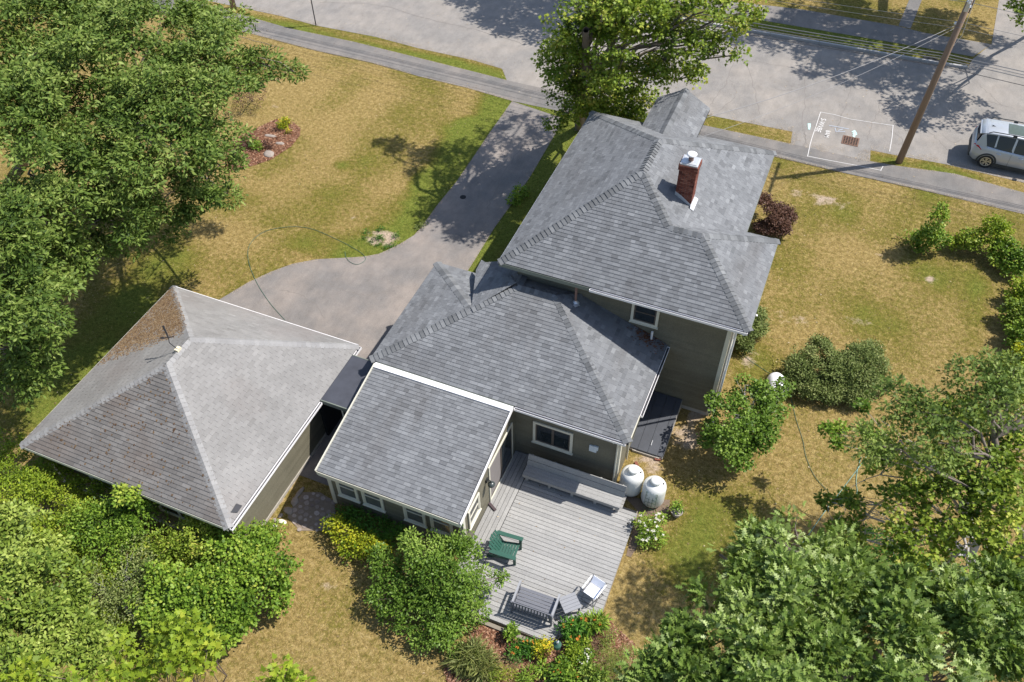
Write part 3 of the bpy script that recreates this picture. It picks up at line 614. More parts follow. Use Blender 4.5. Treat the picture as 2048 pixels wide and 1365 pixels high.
# soffits
b = MB(); b.box(-8.78, -.38, 19.64, 20.1, 5.04, 5.06); b.box(-11.83, -2.86, 15.76, 16.05, 2.88, 2.90); b.box(-3.13, -2.86, 16.05, 20.1, 2.88, 2.9); b.box(-.92, -.38, 20.1, 24.15, 5.04, 5.06); b.box(-8.78, -8.3, 20.1, 28.7, 5.04, 5.06); b.box(-11.83, -11.5, 16.05, 20.8, 2.88, 2.9); b.build('soffit', M['trim'], house)
# downspouts
def spout(parent, P, r=.032, m='trim'):
    b = MB(); b.tube(P, r, 8); b.build('downspout', M[m], parent)
spout(house, [(-3.28,15.62,2.95),(-3.2,15.95,2.78),(-3.2,15.98,.2)]); spout(house, [(-.5,19.52,5.1),(-.75,19.98,4.75),(-.78,20.0,.3),(-.7,19.8,.1)], .036, 'white')
spout(house, [(-2.75,17.0,2.95),(-3.07,17.1,2.7),(-3.07,17.1,.2)], .03); spout(house, [(-.3,20.5,5.1),(-.86,20.7,4.6),(-.86,20.7,.2)], .035, 'white')

# ---- windows and doors; origin = lower left outside corner, U along the wall, N outwards
def window(parent, o, U, N, w, h, trim='trim', tw=.09, sash='trim', cols=1, rows=1, mid_rail=None, name='window', sill=True, label=None, glass='glass'):
    o, U, N = Vector(o), Vector(U), Vector(N); Zv = Vector((0,0,1))
    def bar(b, u0, z0, u1, z1, wd, t, n0): b.beam(o+U*u0+Zv*z0+N*n0, o+U*u1+Zv*z1+N*n0, wd if u0 == u1 else t, t if u0 == u1 else wd, up=N if u0 == u1 else (0,0,1))
    b = MB()
    def rect(b, u0, u1, z0, z1, n0, n1):
        c = [o+U*u+Zv*z+N*n for n in (n0, n1) for u, z in ((u0, z0), (u1, z0), (u1, z1), (u0, z1))]; b.hexa(c)
    rect(b, 0, tw, 0, h, .0, .045); rect(b, w-tw, w, 0, h, .0, .045); rect(b, tw, w-tw, h-tw, h, .0, .045); rect(b, tw, w-tw, 0, tw, .0, .045)
    if sill: rect(b, -.03, w+.03, -.035, .0, .0, .075)
    fr = b.build(name, M[trim], parent, label=label)
    b = MB(); s = .045; W0, W1, Z0, Z1 = tw+.004, w-tw-.004, tw+.004, h-tw-.004
    rect(b, W0, W0+s, Z0, Z1, .002, .03); rect(b, W1-s, W1, Z0, Z1, .002, .03); rect(b, W0+s, W1-s, Z0, Z0+s, .002, .03); rect(b, W0+s, W1-s, Z1-s, Z1, .002, .03)
    for i in range(1, cols): u = W0+(W1-W0)*i/cols; rect(b, u-s*.9, u+s*.9, Z0+s, Z1-s, .002, .032)
    if mid_rail: z = Z0+(Z1-Z0)*mid_rail; rect(b, W0+s, W1-s, z-s*.45, z+s*.45, .002, .031)
    b.build('sash', M[sash], fr)
    g0 = W0+s
    for i in range(cols):
        u0 = W0+(W1-W0)*i/cols+s; u1 = W0+(W1-W0)*(i+1)/cols-s
        zs = [(Z0+s, Z1-s)] if not mid_rail else [(Z0+s, Z0+(Z1-Z0)*mid_rail-s*.5), (Z0+(Z1-Z0)*mid_rail+s*.5, Z1-s)]
        for z0, z1 in zs: b = MB(); rect(b, u0, u1, z0, z1, -.005, .014); b.build('pane', M[glass], fr)
    return fr
f = -1
window(house, (-6.09,16.03,1.09), (1,0,0), (0,-1,0), 1.39, 1.10, cols=2, sash='dark_sash', label='two sash window with dark brown sashes behind the long bench')
window(house, (-4.21,20.08,3.76), (1,0,0), (0,-1,0), .94, 1.0, sash='dark_sash', mid_rail=.5, label='dark window close under the tall roof')
for x in (-11.19, -10.27, -8.79, -7.86): window(house, (x,11.88,.80), (1,0,0), (0,-1,0), .76, .95, tw=.055, mid_rail=.62, glass='glass_sheen')
window(house, (-6.73,12.22,.95), (0,1,0), (1,0,0), .80, .95, tw=.06, mid_rail=.5)
window(house, (-.9,21.0,1.0), (0,1,0), (1,0,0), .9, 1.3, mid_rail=.5); window(house, (-.9,21.6,3.3), (0,1,0), (1,0,0), .8, 1.2, mid_rail=.5)
window(house, (-11.52,17.6,.9), (0,1,0), (-1,0,0), 1.2, 1.3, mid_rail=.5); window(house, (-8.32,23.6,1.2), (0,1,0), (-1,0,0), 1.0, 1.4, mid_rail=.5); window(house, (-8.32,25.6,3.4), (0,1,0), (-1,0,0), .9, 1.2, mid_rail=.5)
# sliding door to the deck
dr = MB(); 
def rx(b, y0, y1, z0, z1, n0, n1): b.box(-6.75+n0, -6.75+n1, y0, y1, z0, z1)
rx(dr, 13.80, 13.87, .17, 2.14, .0, .05); rx(dr, 15.66, 15.73, .17, 2.14, .0, .05); rx(dr, 13.87, 15.66, 2.07, 2.14, .0, .05); rx(dr, 13.87, 15.66, .17, .22, .0, .055)
door = dr.build('sliding_door', M['trim'], house, label='tall sliding glass door opening onto the deck')
for y0, y1, n in ((13.88, 14.78, .012), (14.76, 15.65, .03)):
    b = MB(); rx(b, y0, y0+.05, .23, 2.06, n-.012, n+.012); rx(b, y1-.05, y1, .23, 2.06, n-.012, n+.012); rx(b, y0+.05, y1-.05, 2.0, 2.06, n-.012, n+.012); rx(b, y0+.05, y1-.05, .23, .33, n-.012, n+.012); b.build('door_panel', M['dark_sash'], door)
    b = MB(); rx(b, y0+.05, y1-.05, .33, 2.0, n-.006, n+.004); b.build('pane', M['glass'], door)
b = MB(); rx(b, 13.93, 14.73, .34, 1.99, .018, .021); b.build('screen', simple('grey_fly_screen', (.21, .19, .185), .7), door)
# utility vent cover on the wall
b = MB(); b.box(-4.13, -3.88, 15.985, 16.03, 1.6, 1.9); b.box(-3.97, -3.83, 15.975, 16.03, 1.74, 1.93); b.build('vent_cover', simple('pale_blue_vent_cover', (.55, .60, .64), .5), house)
b = MB(); b.tube([(-3.06,16.5,2.55),(-3.02,16.5,2.3)], .02, 6); b.tube([(-3.05,16.62,2.55),(-3.03,16.62,2.25)], .012, 6); b.build('bracket', M['white'], house)
# wall lamp by the deck door
lamp = MB(); lamp.beam((-6.73,13.62,1.72), (-6.68,13.62,1.72), .12, .16); lamp.tube([(-6.68,13.62,1.75),(-6.62,13.6,1.82),(-6.55,13.57,1.82),(-6.53,13.56,1.76)], .016, 8)
lo = lamp.build('wall_lamp', simple('black_iron', (.025, .027, .028), .4, .3), house, label='black lantern with a round globe beside the sliding door')
one('lamp_shade', simple('dark_globe', (.05, .06, .06), .25), lambda b: b.lathe((-6.53,13.56,1.56), [(.03,0),(.08,.02),(.115,.08),(.12,.13),(.09,.18),(.04,.21)], 16), lo, smooth=True)
b = MB(); b.beam((-6.72,13.72,.21), (-6.42,13.55,.21), .09, .05); tag(b.build('boot_brush', simple('dark_brush', (.07, .05, .055), .9), None), 'small dark boot brush lying on the deck below the wall lamp', 'brush')
# pipes on the mid roof
M['pipe'] = simple('rusty_brown_pipe', (.20, .12, .10), .5, nscale=12, var=.3)
def on_mid_right(x): return 3.05+.3816*(-2.84-x)
pp = at(1151, 604, 4.3); px_, py_ = pp.x, 19.75 if False else pp.y
zz = on_mid_right(px_)
b = MB(); b.tube([(px_,py_,zz-.05),(px_,py_,zz+.85)], .045, 12, cap=False); b.tube([(px_,py_,zz+.84),(px_,py_,zz+.9)], .055, 12); vp = b.build('vent_pipe', M['pipe'], house, smooth=False, label='tall rusty brown vent pipe')
b = MB(); b.lathe((px_,py_,zz-.02), [(.14,0),(.11,.03),(.06,.08),(.048,.12)], 14); b.beam((px_+.02,py_-.2,zz+.02),(px_+.14,py_-.05,zz-.0), .12, .012); b.build('pipe_flashing', M['galv'], vp)
pp = at(1303, 675, 3.35); b = MB(); b.tube([(pp.x,pp.y,3.1),(pp.x,pp.y,3.62)], .038, 12); b.build('vent_pipe', M['white'], house, label='short white vent pipe amid leaf litter')
# leaf litter in the roof corner
r = np.random.RandomState(4); n = 260; q = at(1296, 668, 3.4); x = np.clip(q.x+r.normal(0, .28, n), -4.6, -2.9); y = np.clip(q.y+r.normal(-.12, .2, n), 18.6, 20.08); z = 3.05+.3816*(-2.84-x)+.03; a = r.uniform(0, 6.28, n); s_ = r.uniform(.015, .045, n)
V = np.stack([np.stack([x+s_*np.cos(a+t), y+s_*np.sin(a+t)*.6, z+r.uniform(0, .02, n)], -1) for t in (0, 1.6, 3.1, 4.7)], 1); np_mesh('leaf_litter', V, [(0,1,2,3)], r.rand(n)*.5, M['chips'], mid_roof, 'stuff')
# chimney
CX0, CX1, CY0, CY1, CZ0, CZ1 = -3.96, -3.40, 23.37, 23.87, 6.2, 7.93
ch = one('chimney', simple('mortar', (.36, .31, .28), .95, nscale=30), lambda b: b.box(CX0+.012, CX1-.012, CY0+.012, CY1-.012, CZ0-.3, CZ1), house, label='red brick chimney with a metal cap')
sk = []; rb = random.Random(9); bw = lambda: .205
def tb(c, k): return min(1, max(0, rb.gauss(.5, .25)))
for poly, U, out in (([(CX0,CY0,CZ0),(CX1,CY0,CZ0),(CX1,CY0,CZ1-.2),(CX0,CY0,CZ1-.2)], (1,0,0), (0,-1,0)), ([(CX1,CY0,CZ0),(CX1,CY1,CZ0),(CX1,CY1,CZ1-.2),(CX1,CY0,CZ1-.2)], (0,1,0), (1,0,0)),
                     ([(CX0,CY0,CZ0),(CX0,CY1,CZ0),(CX0,CY1,CZ1-.2),(CX0,CY0,CZ1-.2)], (0,1,0), (-1,0,0)), ([(CX0,CY1,CZ0),(CX1,CY1,CZ0),(CX1,CY1,CZ1-.2),(CX0,CY1,CZ1-.2)], (1,0,0), (0,1,0))):
    lay(poly, U, out, .067, bw, .005, .006, sk, rb, tb, tilt=False, vgap=.010, stagger=.1)
o2 = .035
for poly, U, out in (([(CX0-o2,CY0-o2,CZ1-.2),(CX1+o2,CY0-o2,CZ1-.2),(CX1+o2,CY0-o2,CZ1),(CX0-o2,CY0-o2,CZ1)], (1,0,0), (0,-1,0)), ([(CX1+o2,CY0-o2,CZ1-.2),(CX1+o2,CY1+o2,CZ1-.2),(CX1+o2,CY1+o2,CZ1),(CX1+o2,CY0-o2,CZ1)], (0,1,0), (1,0,0)),
                     ([(CX0-o2,CY0-o2,CZ1-.2),(CX0-o2,CY1+o2,CZ1-.2),(CX0-o2,CY1+o2,CZ1),(CX0-o2,CY0-o2,CZ1)], (0,1,0), (-1,0,0))):
    lay(poly, U, out, .067, bw, .005, .006, sk, rb, tb, tilt=False, vgap=.010, stagger=.1)
emit(sk, 'brick', M['brick'], ch, 80)
one('corbel', M['brick'], lambda b: b.box(CX0-.03, CX1+.03, CY0-.03, CY1+.03, CZ1-.2, CZ1-.01), ch)
capo = one('chimney_cap', M['galv'], lambda b: (b.box(CX0-.01, CX1+.01, CY0-.01, CY1+.01, CZ1, CZ1+.05), b.box(CX0+.03, CX1-.03, CY0+.03, CY1-.03, CZ1+.05, CZ1+.075)), ch)
cc = ((CX0+CX1)/2, (CY0+CY1)/2, CZ1+.07)
one('flue', M['pipe'], lambda b: b.lathe(cc, [(.085,0),(.085,.2),(.075,.2)], 16), capo)
one('flue_hood', M['white'], lambda b: b.lathe((cc[0], cc[1], cc[2]+.2), [(.05,0),(.165,.02),(.17,.045),(.12,.075),(.04,.095)], 24), capo, smooth=True)
fb = MB()
def zr(x): return 5.2+.599*(-1.46-x)
fb.add([(CX0-.02,CY0-.012,zr(CX0)-.02),(CX1+.0,CY0-.012,zr(CX1)-.02),(CX1+.0,CY0-.012,zr(CX1)+.10),(CX0+.2,CY0-.012,zr(CX0+.2)+.16),(CX0-.02,CY0-.012,zr(CX0)+.16)], [(0,1,2,3,4)])
for i in range(1): fb.beam((CX1+.01,CY0-.1,zr(CX1)+.03),(CX1+.01,CY1+.05,zr(CX1)+.03), .015, .16)
fb.beam((CX1+.08,CY0-.12,zr(CX1+.08)+.035),(CX1+.08,CY1+.05,zr(CX1+.08)+.035), .14, .012, up=(.51,0,.86)); fb.build('chimney_flashing', M['galv'], ch)

# ---------------------------------------------------------------- breezeway roof between garage and sun room
bz = thing('breezeway', 'small flat black roof bridging the gap between the garage and the sun room', 'roof', (-12.3,15,0))
b = MB(); b.box(-12.86, -11.62, 14.02, 16.12, 2.30, 2.40); b.build('roof', M['membrane'], bz)
one('fascia', M['green_trim_shadow'], lambda b: b.box(-12.86, -11.62, 13.985, 14.02, 2.24, 2.415), bz); one('fascia', M['green_trim_shadow'], lambda b: b.box(-12.86, -11.62, 16.12, 16.15, 2.24, 2.41), bz)
b = MB(); b.box(-12.15, -12.09, 14.05, 14.11, 0, 2.3); b.build('post', M['trim'], bz); b = MB(); b.box(-12.0, -11.55, 14.3, 14.36, .0, .10); b.box(-12.15, -11.95, 14.1, 15.9, .02, .1); b.build('threshold', M['white'], bz)
b = MB(); b.box(-13.2, -13.1, 14.2, 16.0, .02, 2.2); b.build('door', M['dark'], bz)

# ---------------------------------------------------------------- garage
rng = random.Random(33)
gar = thing('garage', 'square olive garage with weathered pale grey hip roof and brown moss on one corner', 'garage', (-16.8,12.7,0))
g0, g1, g2, g3 = (-20.78,8.82,2.4), (-12.87,8.82,2.4), (-12.87,16.6,2.4), (-20.78,16.6,2.4); ra, rb_ = (-16.86,12.12,4.5), (-16.86,13.3,4.5)
gp = [([g0, g1, ra], (1,0,0), (0,-1,1)), ([g1, g2, rb_, ra], (0,1,0), (1,0,1)), ([g2, g3, rb_], (-1,0,0), (0,1,1)), ([g3, g0, ra, rb_], (0,-1,0), (-1,0,1))]
b = MB()
for poly, U, out in gp:
    n = len(poly); P = [Vector(p) for p in poly]; b.add([p-Vector((0,0,.005)) for p in P]+[p-Vector((0,0,.12)) for p in P], [tuple(range(n)), tuple(range(2*n-1, n-1, -1))]+[(i, (i+1) % n, n+(i+1) % n, n+i) for i in range(n)])
groof = b.build('roof', M['felt'], gar)
M['front_shingle'] = toned('front_three_tab_shingle', [(0, (.13, .121, .115)), (.5, (.175, .165, .157)), (1, (.222, .210, .20))], nscale=.6, namt=.3, fine=110, bmp=.5, stain=(.5, (.13, .095, .075), .45))  # darker, browner copy of the old shingle, blotched brown, for the front slope
def gt_(c, k): return min(1, max(0, rng.gauss(.5, .16)))
for i, (poly, U, out) in enumerate(gp):
    sk = []; lay(poly, U, out, .127, lambda: .305, .0042 if i == 0 else .003, .016 if i == 0 else .012, sk, rng, gt_, stagger=.152)
    emit(sk, 'shingle', M['front_shingle'] if i in (0,) else M['old_shingle'], groof, (120, 80, 0, 40)[i])
sk = []; NG = [nrm(p, o) for p, u, o in gp]
for a, b_, i, j in ((g0, ra, 3, 0), (g1, ra, 0, 1), (g2, rb_, 1, 2), (g3, rb_, 3, 2), (ra, rb_, 3, 1)): caps((a, b_), NG[i], NG[j], sk, rng, w=.16, t=.012)
emit(sk, 'ridge_cap', M['old_cap'], groof, 60)
# moss on the slope under the oak
M['moss'] = toned('dry_moss', [(0, (.10, .055, .03)), (.5, (.19, .12, .06)), (1, (.34, .25, .15))], nscale=4, fine=60, bmp=.4)
r = np.random.RandomState(8); n = 34000; sx = r.uniform(-20.75, -16.9, n); sy = r.uniform(12.2, 16.6, n)
ok = (sy < 16.6-(sx+20.78)*.84) ; dens = np.clip((sy-12.9-.35*(sx+19))/1.6, 0, 1)**.7; dens *= np.clip(.35+1.6*(fbm(sx*2.2, sy*2.2, 4)-.2), 0, 1); ok &= r.rand(n) < dens; sx, sy = sx[ok], sy[ok]; n = len(sx)
sz = 2.4+(sx+20.78)*.5357; l = r.uniform(.02, .075, n); w = r.uniform(.012, .03, n); h = r.uniform(.012, .035, n); a = r.normal(0, .5, n)
dx, dy = np.cos(a), np.sin(a)
V = np.stack([np.stack([sx+dx*l*i-dy*w*j, sy+dy*l*i+dx*w*j, sz+(dx*l*i-dy*w*j)*.5357+.006+h*k_], -1) for i, j, k_ in ((-1,-.6,0),(1,-1,0),(1.2,.8,0),(-.8,1,0),(0,0,1))], 1)
np_mesh('moss', V, [(0,1,4),(1,2,4),(2,3,4),(3,0,4)], r.rand(n), M['moss'], groof, 'stuff')
# lichen and fallen catkins on the front slope
n = 420; sx = r.uniform(-20, -13.6, n); sy = 8.9+r.rand(n)*3; ok = (sy-8.82 < (sx+20.78)*.8) & (sy-8.82 < (-12.87-sx)*.8); sx, sy = sx[ok], sy[ok]; n = len(sx); sz = 2.4+(sy-8.82)*.6364; s_ = r.uniform(.01, .028, n)
V = np.stack([np.stack([sx+s_*i, sy+s_*j, sz+s_*j*.6364+.028], -1) for i, j in ((-1,-1),(1,-1),(1,1),(-1,1))], 1); np_mesh('leaf_litter', V, [(0,1,2,3)], r.rand(n)*.55, M['moss'], groof, 'stuff')
walls4(gar, -20.42, -13.25, 9.15, 16.25, .12, 2.3); one('foundation', M['concrete'], lambda b: b.box(-20.44, -13.2, 9.1, 16.28, -.05, .12), gar)
for x, y, sx_, sy_ in ((-20.42,9.15,-1,-1),(-13.25,9.15,1,-1),(-13.25,16.25,1,1)): corner(gar, x, y, sx_, sy_, .12, 2.3)
gg_ = gutter(gar, (-12.86,8.84,2.38), (-12.86,13.95,2.38), (1,0,0)); one('gutter_litter', M['chips'], lambda b: [b.beam((-12.81, y_, 2.292), (-12.81, y_+.11, 2.295), .07, .02, tone=random.random()) for y_ in np.arange(8.9, 13.8, .12)], gg_, kind='stuff'); fascia(gar, (-20.76,16.62,2.4), (-12.9,16.62,2.4), 'white', .1, -.04); fascia(gar, (-20.76,8.8,2.4), (-12.9,8.8,2.4), 'trim', .13, -.08); fascia(gar, (-20.8,8.84,2.4), (-20.8,16.58,2.4), 'trim', .13, -.07)
gutter(gar, (-12.86,16.15,2.38), (-12.86,16.6,2.38), (1,0,0))
one('soffit', M['trim'], lambda b: (b.box(-20.76, -12.9, 8.84, 9.15, 2.25, 2.27), b.box(-13.25, -12.9, 9.15, 16.5, 2.25, 2.27)), gar)
for x0, x1 in ((-18.72, -17.1), (-16.05, -14.45)): window(gar, (x0,9.13,1.0), (1,0,0), (0,-1,0), x1-x0, .48, tw=.05, cols=2, sash='trim', sill=False)
# old bird shaped weather vane / antenna stub on the ridge
sp = Vector((-16.86, 12.75, 4.52)); va = thing('weather_vane', 'small dark antenna with a cream base on the garage ridge', 'antenna', sp)
one('base', simple('cream_base', (.70, .62, .45), .6), lambda b: (b.beam(sp+Vector((-.02,-.1,.02)), sp+Vector((-.02,.08,.02)), .13, .09), b.beam(sp+Vector((.05,0,.06)), sp+Vector((-.07,.02,.06)), .07, .05)), va)
one('arm', M['dark'], lambda b: (b.tube([sp+Vector((-.05,-.02,.05)), sp+Vector((-.22,-.05,.28)), sp+Vector((-.25,.02,.45))], .014, 6), b.tube([sp+Vector((-.25,.02,.45)), sp+Vector((-.5,.2,.7))], [.02,.035], 6), b.tube([sp+Vector((-.42,-.1,.46)), sp+Vector((-.1,.1,.46))], .016, 6), b.beam(sp+Vector((-.46,-.1,.46)), sp+Vector((-.36,-.06,.46)), .06, .02)), va)
b = MB(); b.add([(-13.05,9.25,2.54),(-12.9,9.35,2.46),(-12.9,9.6,2.47),(-13.07,9.55,2.55)], [(0,1,2,3)]); b.build('patch', M['felt'], groof)

# ---------------------------------------------------------------- cellar doors
cb = thing('cellar_doors', 'sloping black steel cellar doors on a concrete curb beside the house', 'cellar door', (-2.55,18.9,0))
one('curb', M['concrete'], lambda b: (b.hexa([(-3.12,17.66,-.02),(-3.02,17.66,-.02),(-3.02,20.08,-.02),(-3.12,20.08,-.02),(-3.12,17.66,.1),(-3.02,17.66,.1),(-3.02,20.08,.5),(-3.12,20.08,.5)]), b.hexa([(-2.06,17.66,-.02),(-1.95,17.66,-.02),(-1.95,20.08,-.02),(-2.06,20.08,-.02),(-2.06,17.66,.1),(-1.95,17.66,.1),(-1.95,20.08,.5),(-2.06,20.08,.5)]), b.box(-3.02, -2.06, 17.62, 17.76, -.02, .085)), cb)
M['steel'] = simple('black_steel_door', (.060, .065, .078), .45, nscale=3, var=.3)
def slope(b, x0, x1, y0, y1, t, lift=0):
    z = lambda y: .12+(y-17.7)*.165+lift; b.hexa([(x0,y0,z(y0)),(x1,y0,z(y0)),(x1,y1,z(y1)),(x0,y1,z(y1)),(x0,y0,z(y0)+t),(x1,y0,z(y0)+t),(x1,y1,z(y1)+t),(x0,y1,z(y1)+t)])
one('frame', M['steel'], lambda b: (slope(b, -3.12, -2.86, 17.68, 20.05, .03), slope(b, -2.14, -1.96, 17.68, 20.05, .03)), cb)
for x0, x1 in ((-2.85, -2.505), (-2.495, -2.15)): one('door', M['steel'], lambda b: (slope(b, x0, x1, 17.67, 19.55, .035, .004), slope(b, x0, x1, 19.56, 20.05, .03)), cb)
one('handle', M['galv'], lambda b: b.beam((-2.46,17.95,.22),(-2.46,18.15,.25), .02, .03), cb)

# ---------------------------------------------------------------- deck
rng = random.Random(3)
DZ = .18; deck = thing('deck', 'grey painted timber deck with a diagonal front corner behind the house', 'deck', (-4.5,12.5,0))
DP = [(-6.02,16.03),(-3.2,16.03),(-2.64,15.3),(-2.14,15.3),(-2.07,11.40),(-3.09,10.36),(-3.27,10.15),(-6.02,10.22)]
DP = [(-6.02,16.03),(-2.62,16.03),(-2.62,15.34),(-2.13,15.34),(-2.07,11.36),(-3.30,10.12),(-6.02,10.16)]
pitch = .142; y = 10.1; k = 0
DA = [((-6.0,-2.62),(15.34,16.03)), ]
def deck_span(y):
    xr = -2.62 if y > 15.32 else (-2.10 if y > 11.36 else -3.30+(y-10.12)*(1.23/1.24)); return -6.0, xr
while y < 15.98:
    x0, x1 = deck_span(y+.07); xr2 = deck_span(y+.132)[1]; xr1 = deck_span(y)[1]
    if abs(xr1-xr2) > .3: xr1 = xr2 = min(xr1, xr2)
    if x1-x0 > .3:
        z = DZ+rng.uniform(-.0015, .0015); b = MB(); b.hexa([(x0,y,z-.03),(xr1,y,z-.03),(xr2,y+.129,z-.03),(x0,y+.129,z-.03),(x0,y,z),(xr1,y,z),(xr2,y+.129,z),(x0,y+.129,z)], rng.random()); b.build('board', M['deck'], deck)
    y += pitch
for i in range(5):
    x = -6.72+i*.142; b = MB(); b.box(x, x+.129, 10.16, 16.0, DZ-.03, DZ+rng.uniform(0, .002), rng.random()); b.build('board', M['deck'], deck)
M['joist'] = simple('weathered_timber', (.22, .19, .15), .9, nscale=8, var=.3, sx=(1, 8, 8))
one('joists', M['dark'], lambda b: b.prism([(-6.70,15.98),(-2.66,15.98),(-2.66,15.3),(-2.16,15.3),(-2.12,11.38),(-3.33,10.18),(-6.7,10.2)], .0, DZ-.035), deck)
one('rim_board', M['joist'], lambda b: (b.beam((-6.7,10.13,.07), (-3.3,10.09,.07), .04, .15), b.beam((-3.28,10.09,.07), (-2.08,11.32,.07), .04, .15), b.beam((-2.09,11.35,.07), (-2.13,15.32,.07), .03, .15)), deck)
one('landscape_timber', M['joist'], lambda b: b.beam((-6.9,9.98,.04), (-3.7,9.96,.04), .12, .10), deck)

# long bench against the house
bn = thing('long_bench', 'long grey built in bench with slanted back along the house wall', 'bench', (-4.35,15.2,DZ))
BZ = .60
for i in range(3): y0 = 14.96+i*.145; one('seat_board', M['deck'], lambda b: b.box(-6.03, -2.66, y0, y0+.138, BZ-.035, BZ, .35+.15*i), bn)
one('apron', M['deck'], lambda b: b.box(-6.03, -2.66, 14.93, 14.957, BZ-.14, BZ-.002, .3), bn)
for i in range(2):
    s0, s1 = .01+i*.235, .225+i*.235; d = Vector((0,.15,.46)).normalized(); nb = Vector((0,-d.z,d.y)); o = Vector((0,15.37,BZ-.06+.06))
    one('back_board', M['deck'], lambda b: b.hexa([Vector((x, 0, 0))+o+d*s+nb*t_ for t_ in (0, .03) for x, s in ((-6.03, s0), (-2.64, s0), (-2.64, s1), (-6.03, s1))], .4+.2*i), bn)
for x in (-5.95, -5.15, -4.35, -3.55, -2.8):
    one('leg', M['deck'], lambda b: (b.box(x, x+.09, 15.0, 15.09, DZ+.002, BZ-.036), b.box(x, x+.09, 15.3, 15.39, DZ+.002, BZ-.036)), bn)
    one('support', M['deck'], lambda b: b.beam((x+.04,15.43,BZ-.1), (x+.04,15.57,BZ+.36), .06, .04, up=(0,-1,1)), bn)
# ---------------------------------------------------------------- leaves
def mirror(half):                                # half outline (x along, y out) -> closed polygon
    return [(x, y) for x, y in half] + [(x, -y) for x, y in half[::-1] if y > 1e-6]
SH_OAK = mirror([(0,0),(.18,.02),(.24,.12),(.34,.22),(.38,.05),(.54,.27),(.58,.05),(.74,.20),(.80,.04),(1.0,0)])
SH_FAR = mirror([(0,0),(.35,.14),(.6,.17),(1.0,0)])
SH_MAPLE = mirror([(0,0),(.10,.04),(.02,.30),(.28,.22),(.40,.52),(.50,.20),(.62,.30),(.66,.14),(1.0,0)])
SH_OVAL = mirror([(0,0),(.3,.25),(.7,.22),(1.0,0)])
SH_ROUND = mirror([(0,0),(.25,.38),(.65,.38),(1.0,0)])
SH_THIN = [(0,0),(.45,.13),(1.0,0),(.45,-.13)]
SH_BLADE = [(0,0),(.4,.045),(1.0,0),(.4,-.045)]
SH_NEEDLE = [(0,-.05),(1,0),(0,.05)]
def place_leaves(P, D, Nn, L, shape, curl=.12):
    D = D/np.linalg.norm(D, axis=1, keepdims=True); S = np.cross(Nn, D); S /= (np.linalg.norm(S, axis=1, keepdims=True)+1e-9); Nn = np.cross(D, S)
    sh = np.array(shape); x = sh[:, 0][None, :, None]; y = sh[:, 1][None, :, None]; L = np.asarray(L)[:, None, None]
    return P[:, None] + L*(D[:, None]*x + S[:, None]*y - Nn[:, None]*(curl*(x**2) - .25*np.abs(y)))
def rosettes(T, O, k, L, shape, seed, up=.55, out=.6, spread=.9, jit=.06, tone=(.5, .22), tip_tone=None, lvar=.25):
    r = np.random.RandomState(seed); n = len(T); N = n*k; P = np.repeat(T, k, 0); Od = np.repeat(O, k, 0)
    az = np.tile(np.arange(k)*6.283/k, n)+np.repeat(r.uniform(0, 6.28, n), k)+r.normal(0, .35, N); q = np.stack([np.cos(az), np.sin(az), r.normal(0, .45, N)], -1)+r.normal(size=(N, 3))*.25; q /= np.linalg.norm(q, axis=1, keepdims=True)
    D = Od*out + q*spread; D[:, 2] -= .12; Nn = np.tile([0, 0, 1.0], (N, 1))*up + Od*.35 + r.normal(size=(N, 3))*.5
    P = P + q*jit*r.rand(N, 1)*2 + r.normal(size=(N, 3))*jit*.5
    Ls = L*(1 + lvar*r.uniform(-1, 1, N)); V = place_leaves(P, D, Nn, Ls, shape)
    cl = (fbm(T[:, 0]*1.1+seed, T[:, 1]*1.1, T[:, 2]*1.1)-.5)*1.1  # clump noise puts light and dark boughs into the leaf colour
    base = np.repeat(r.normal(tone[0], tone[1]*.7, n)+cl, k) if tip_tone is None else np.repeat(tip_tone, k)
    return V, np.clip(base + r.normal(0, tone[1]*.6, N), 0, .97)
def lobe_tips(lobes, dens, seed, inner=.45, gap=.38, zmin=.25, flat=.8, rough=.28, gs=1.3, sub=.95, rag=.85, bmin=.26, bmax=.46):
    r = np.random.RandomState(seed); T = []; O = []
    for (c, rad) in lobes:
        n = int(dens*rad*rad*12.6*.8)+6; d = r.normal(size=(n, 3)); d /= np.linalg.norm(d, axis=1, keepdims=True); d = d[d[:, 2] > -.65]; n = len(d)
        if rad > sub:                              # foliage gathers in boughs: smaller balls set round the lobe
            m_ = max(7, int(7+rad*4.2)); s_ = r.normal(size=(m_, 3)); s_[:, 2] = np.abs(s_[:, 2])*.8-.25; s_ /= np.linalg.norm(s_, axis=1, keepdims=True); br = r.uniform(bmin, bmax, m_); ro = r.uniform(.4, rag, m_); j = r.randint(m_, size=n)
            f = inner+(1-inner)*r.rand(n)**.5; q = s_[j]*ro[j][:, None]+d*(br[j]*f)[:, None]*np.array([1.15, 1.15, .75]); p = np.array(c)+q*np.array([1, 1, flat])*rad; d = d*.6+s_[j]*.6
        else:
            f = inner+(1-inner)*r.rand(n)**.5; f *= 1+rough*2*(fbm(d[:, 0]*1.7+c[0], d[:, 1]*1.7+c[1], d[:, 2]*1.7+5)-.5); p = np.array(c)+d*np.array([1, 1, flat])*(f*rad)[:, None]
        k = (p[:, 2] > zmin) & (fbm(p[:, 0]*gs, p[:, 1]*gs, p[:, 2]*gs, 2) > gap)
        T.append(p[k]); O.append(d[k])
    T = np.concatenate(T); return T, np.concatenate(O)
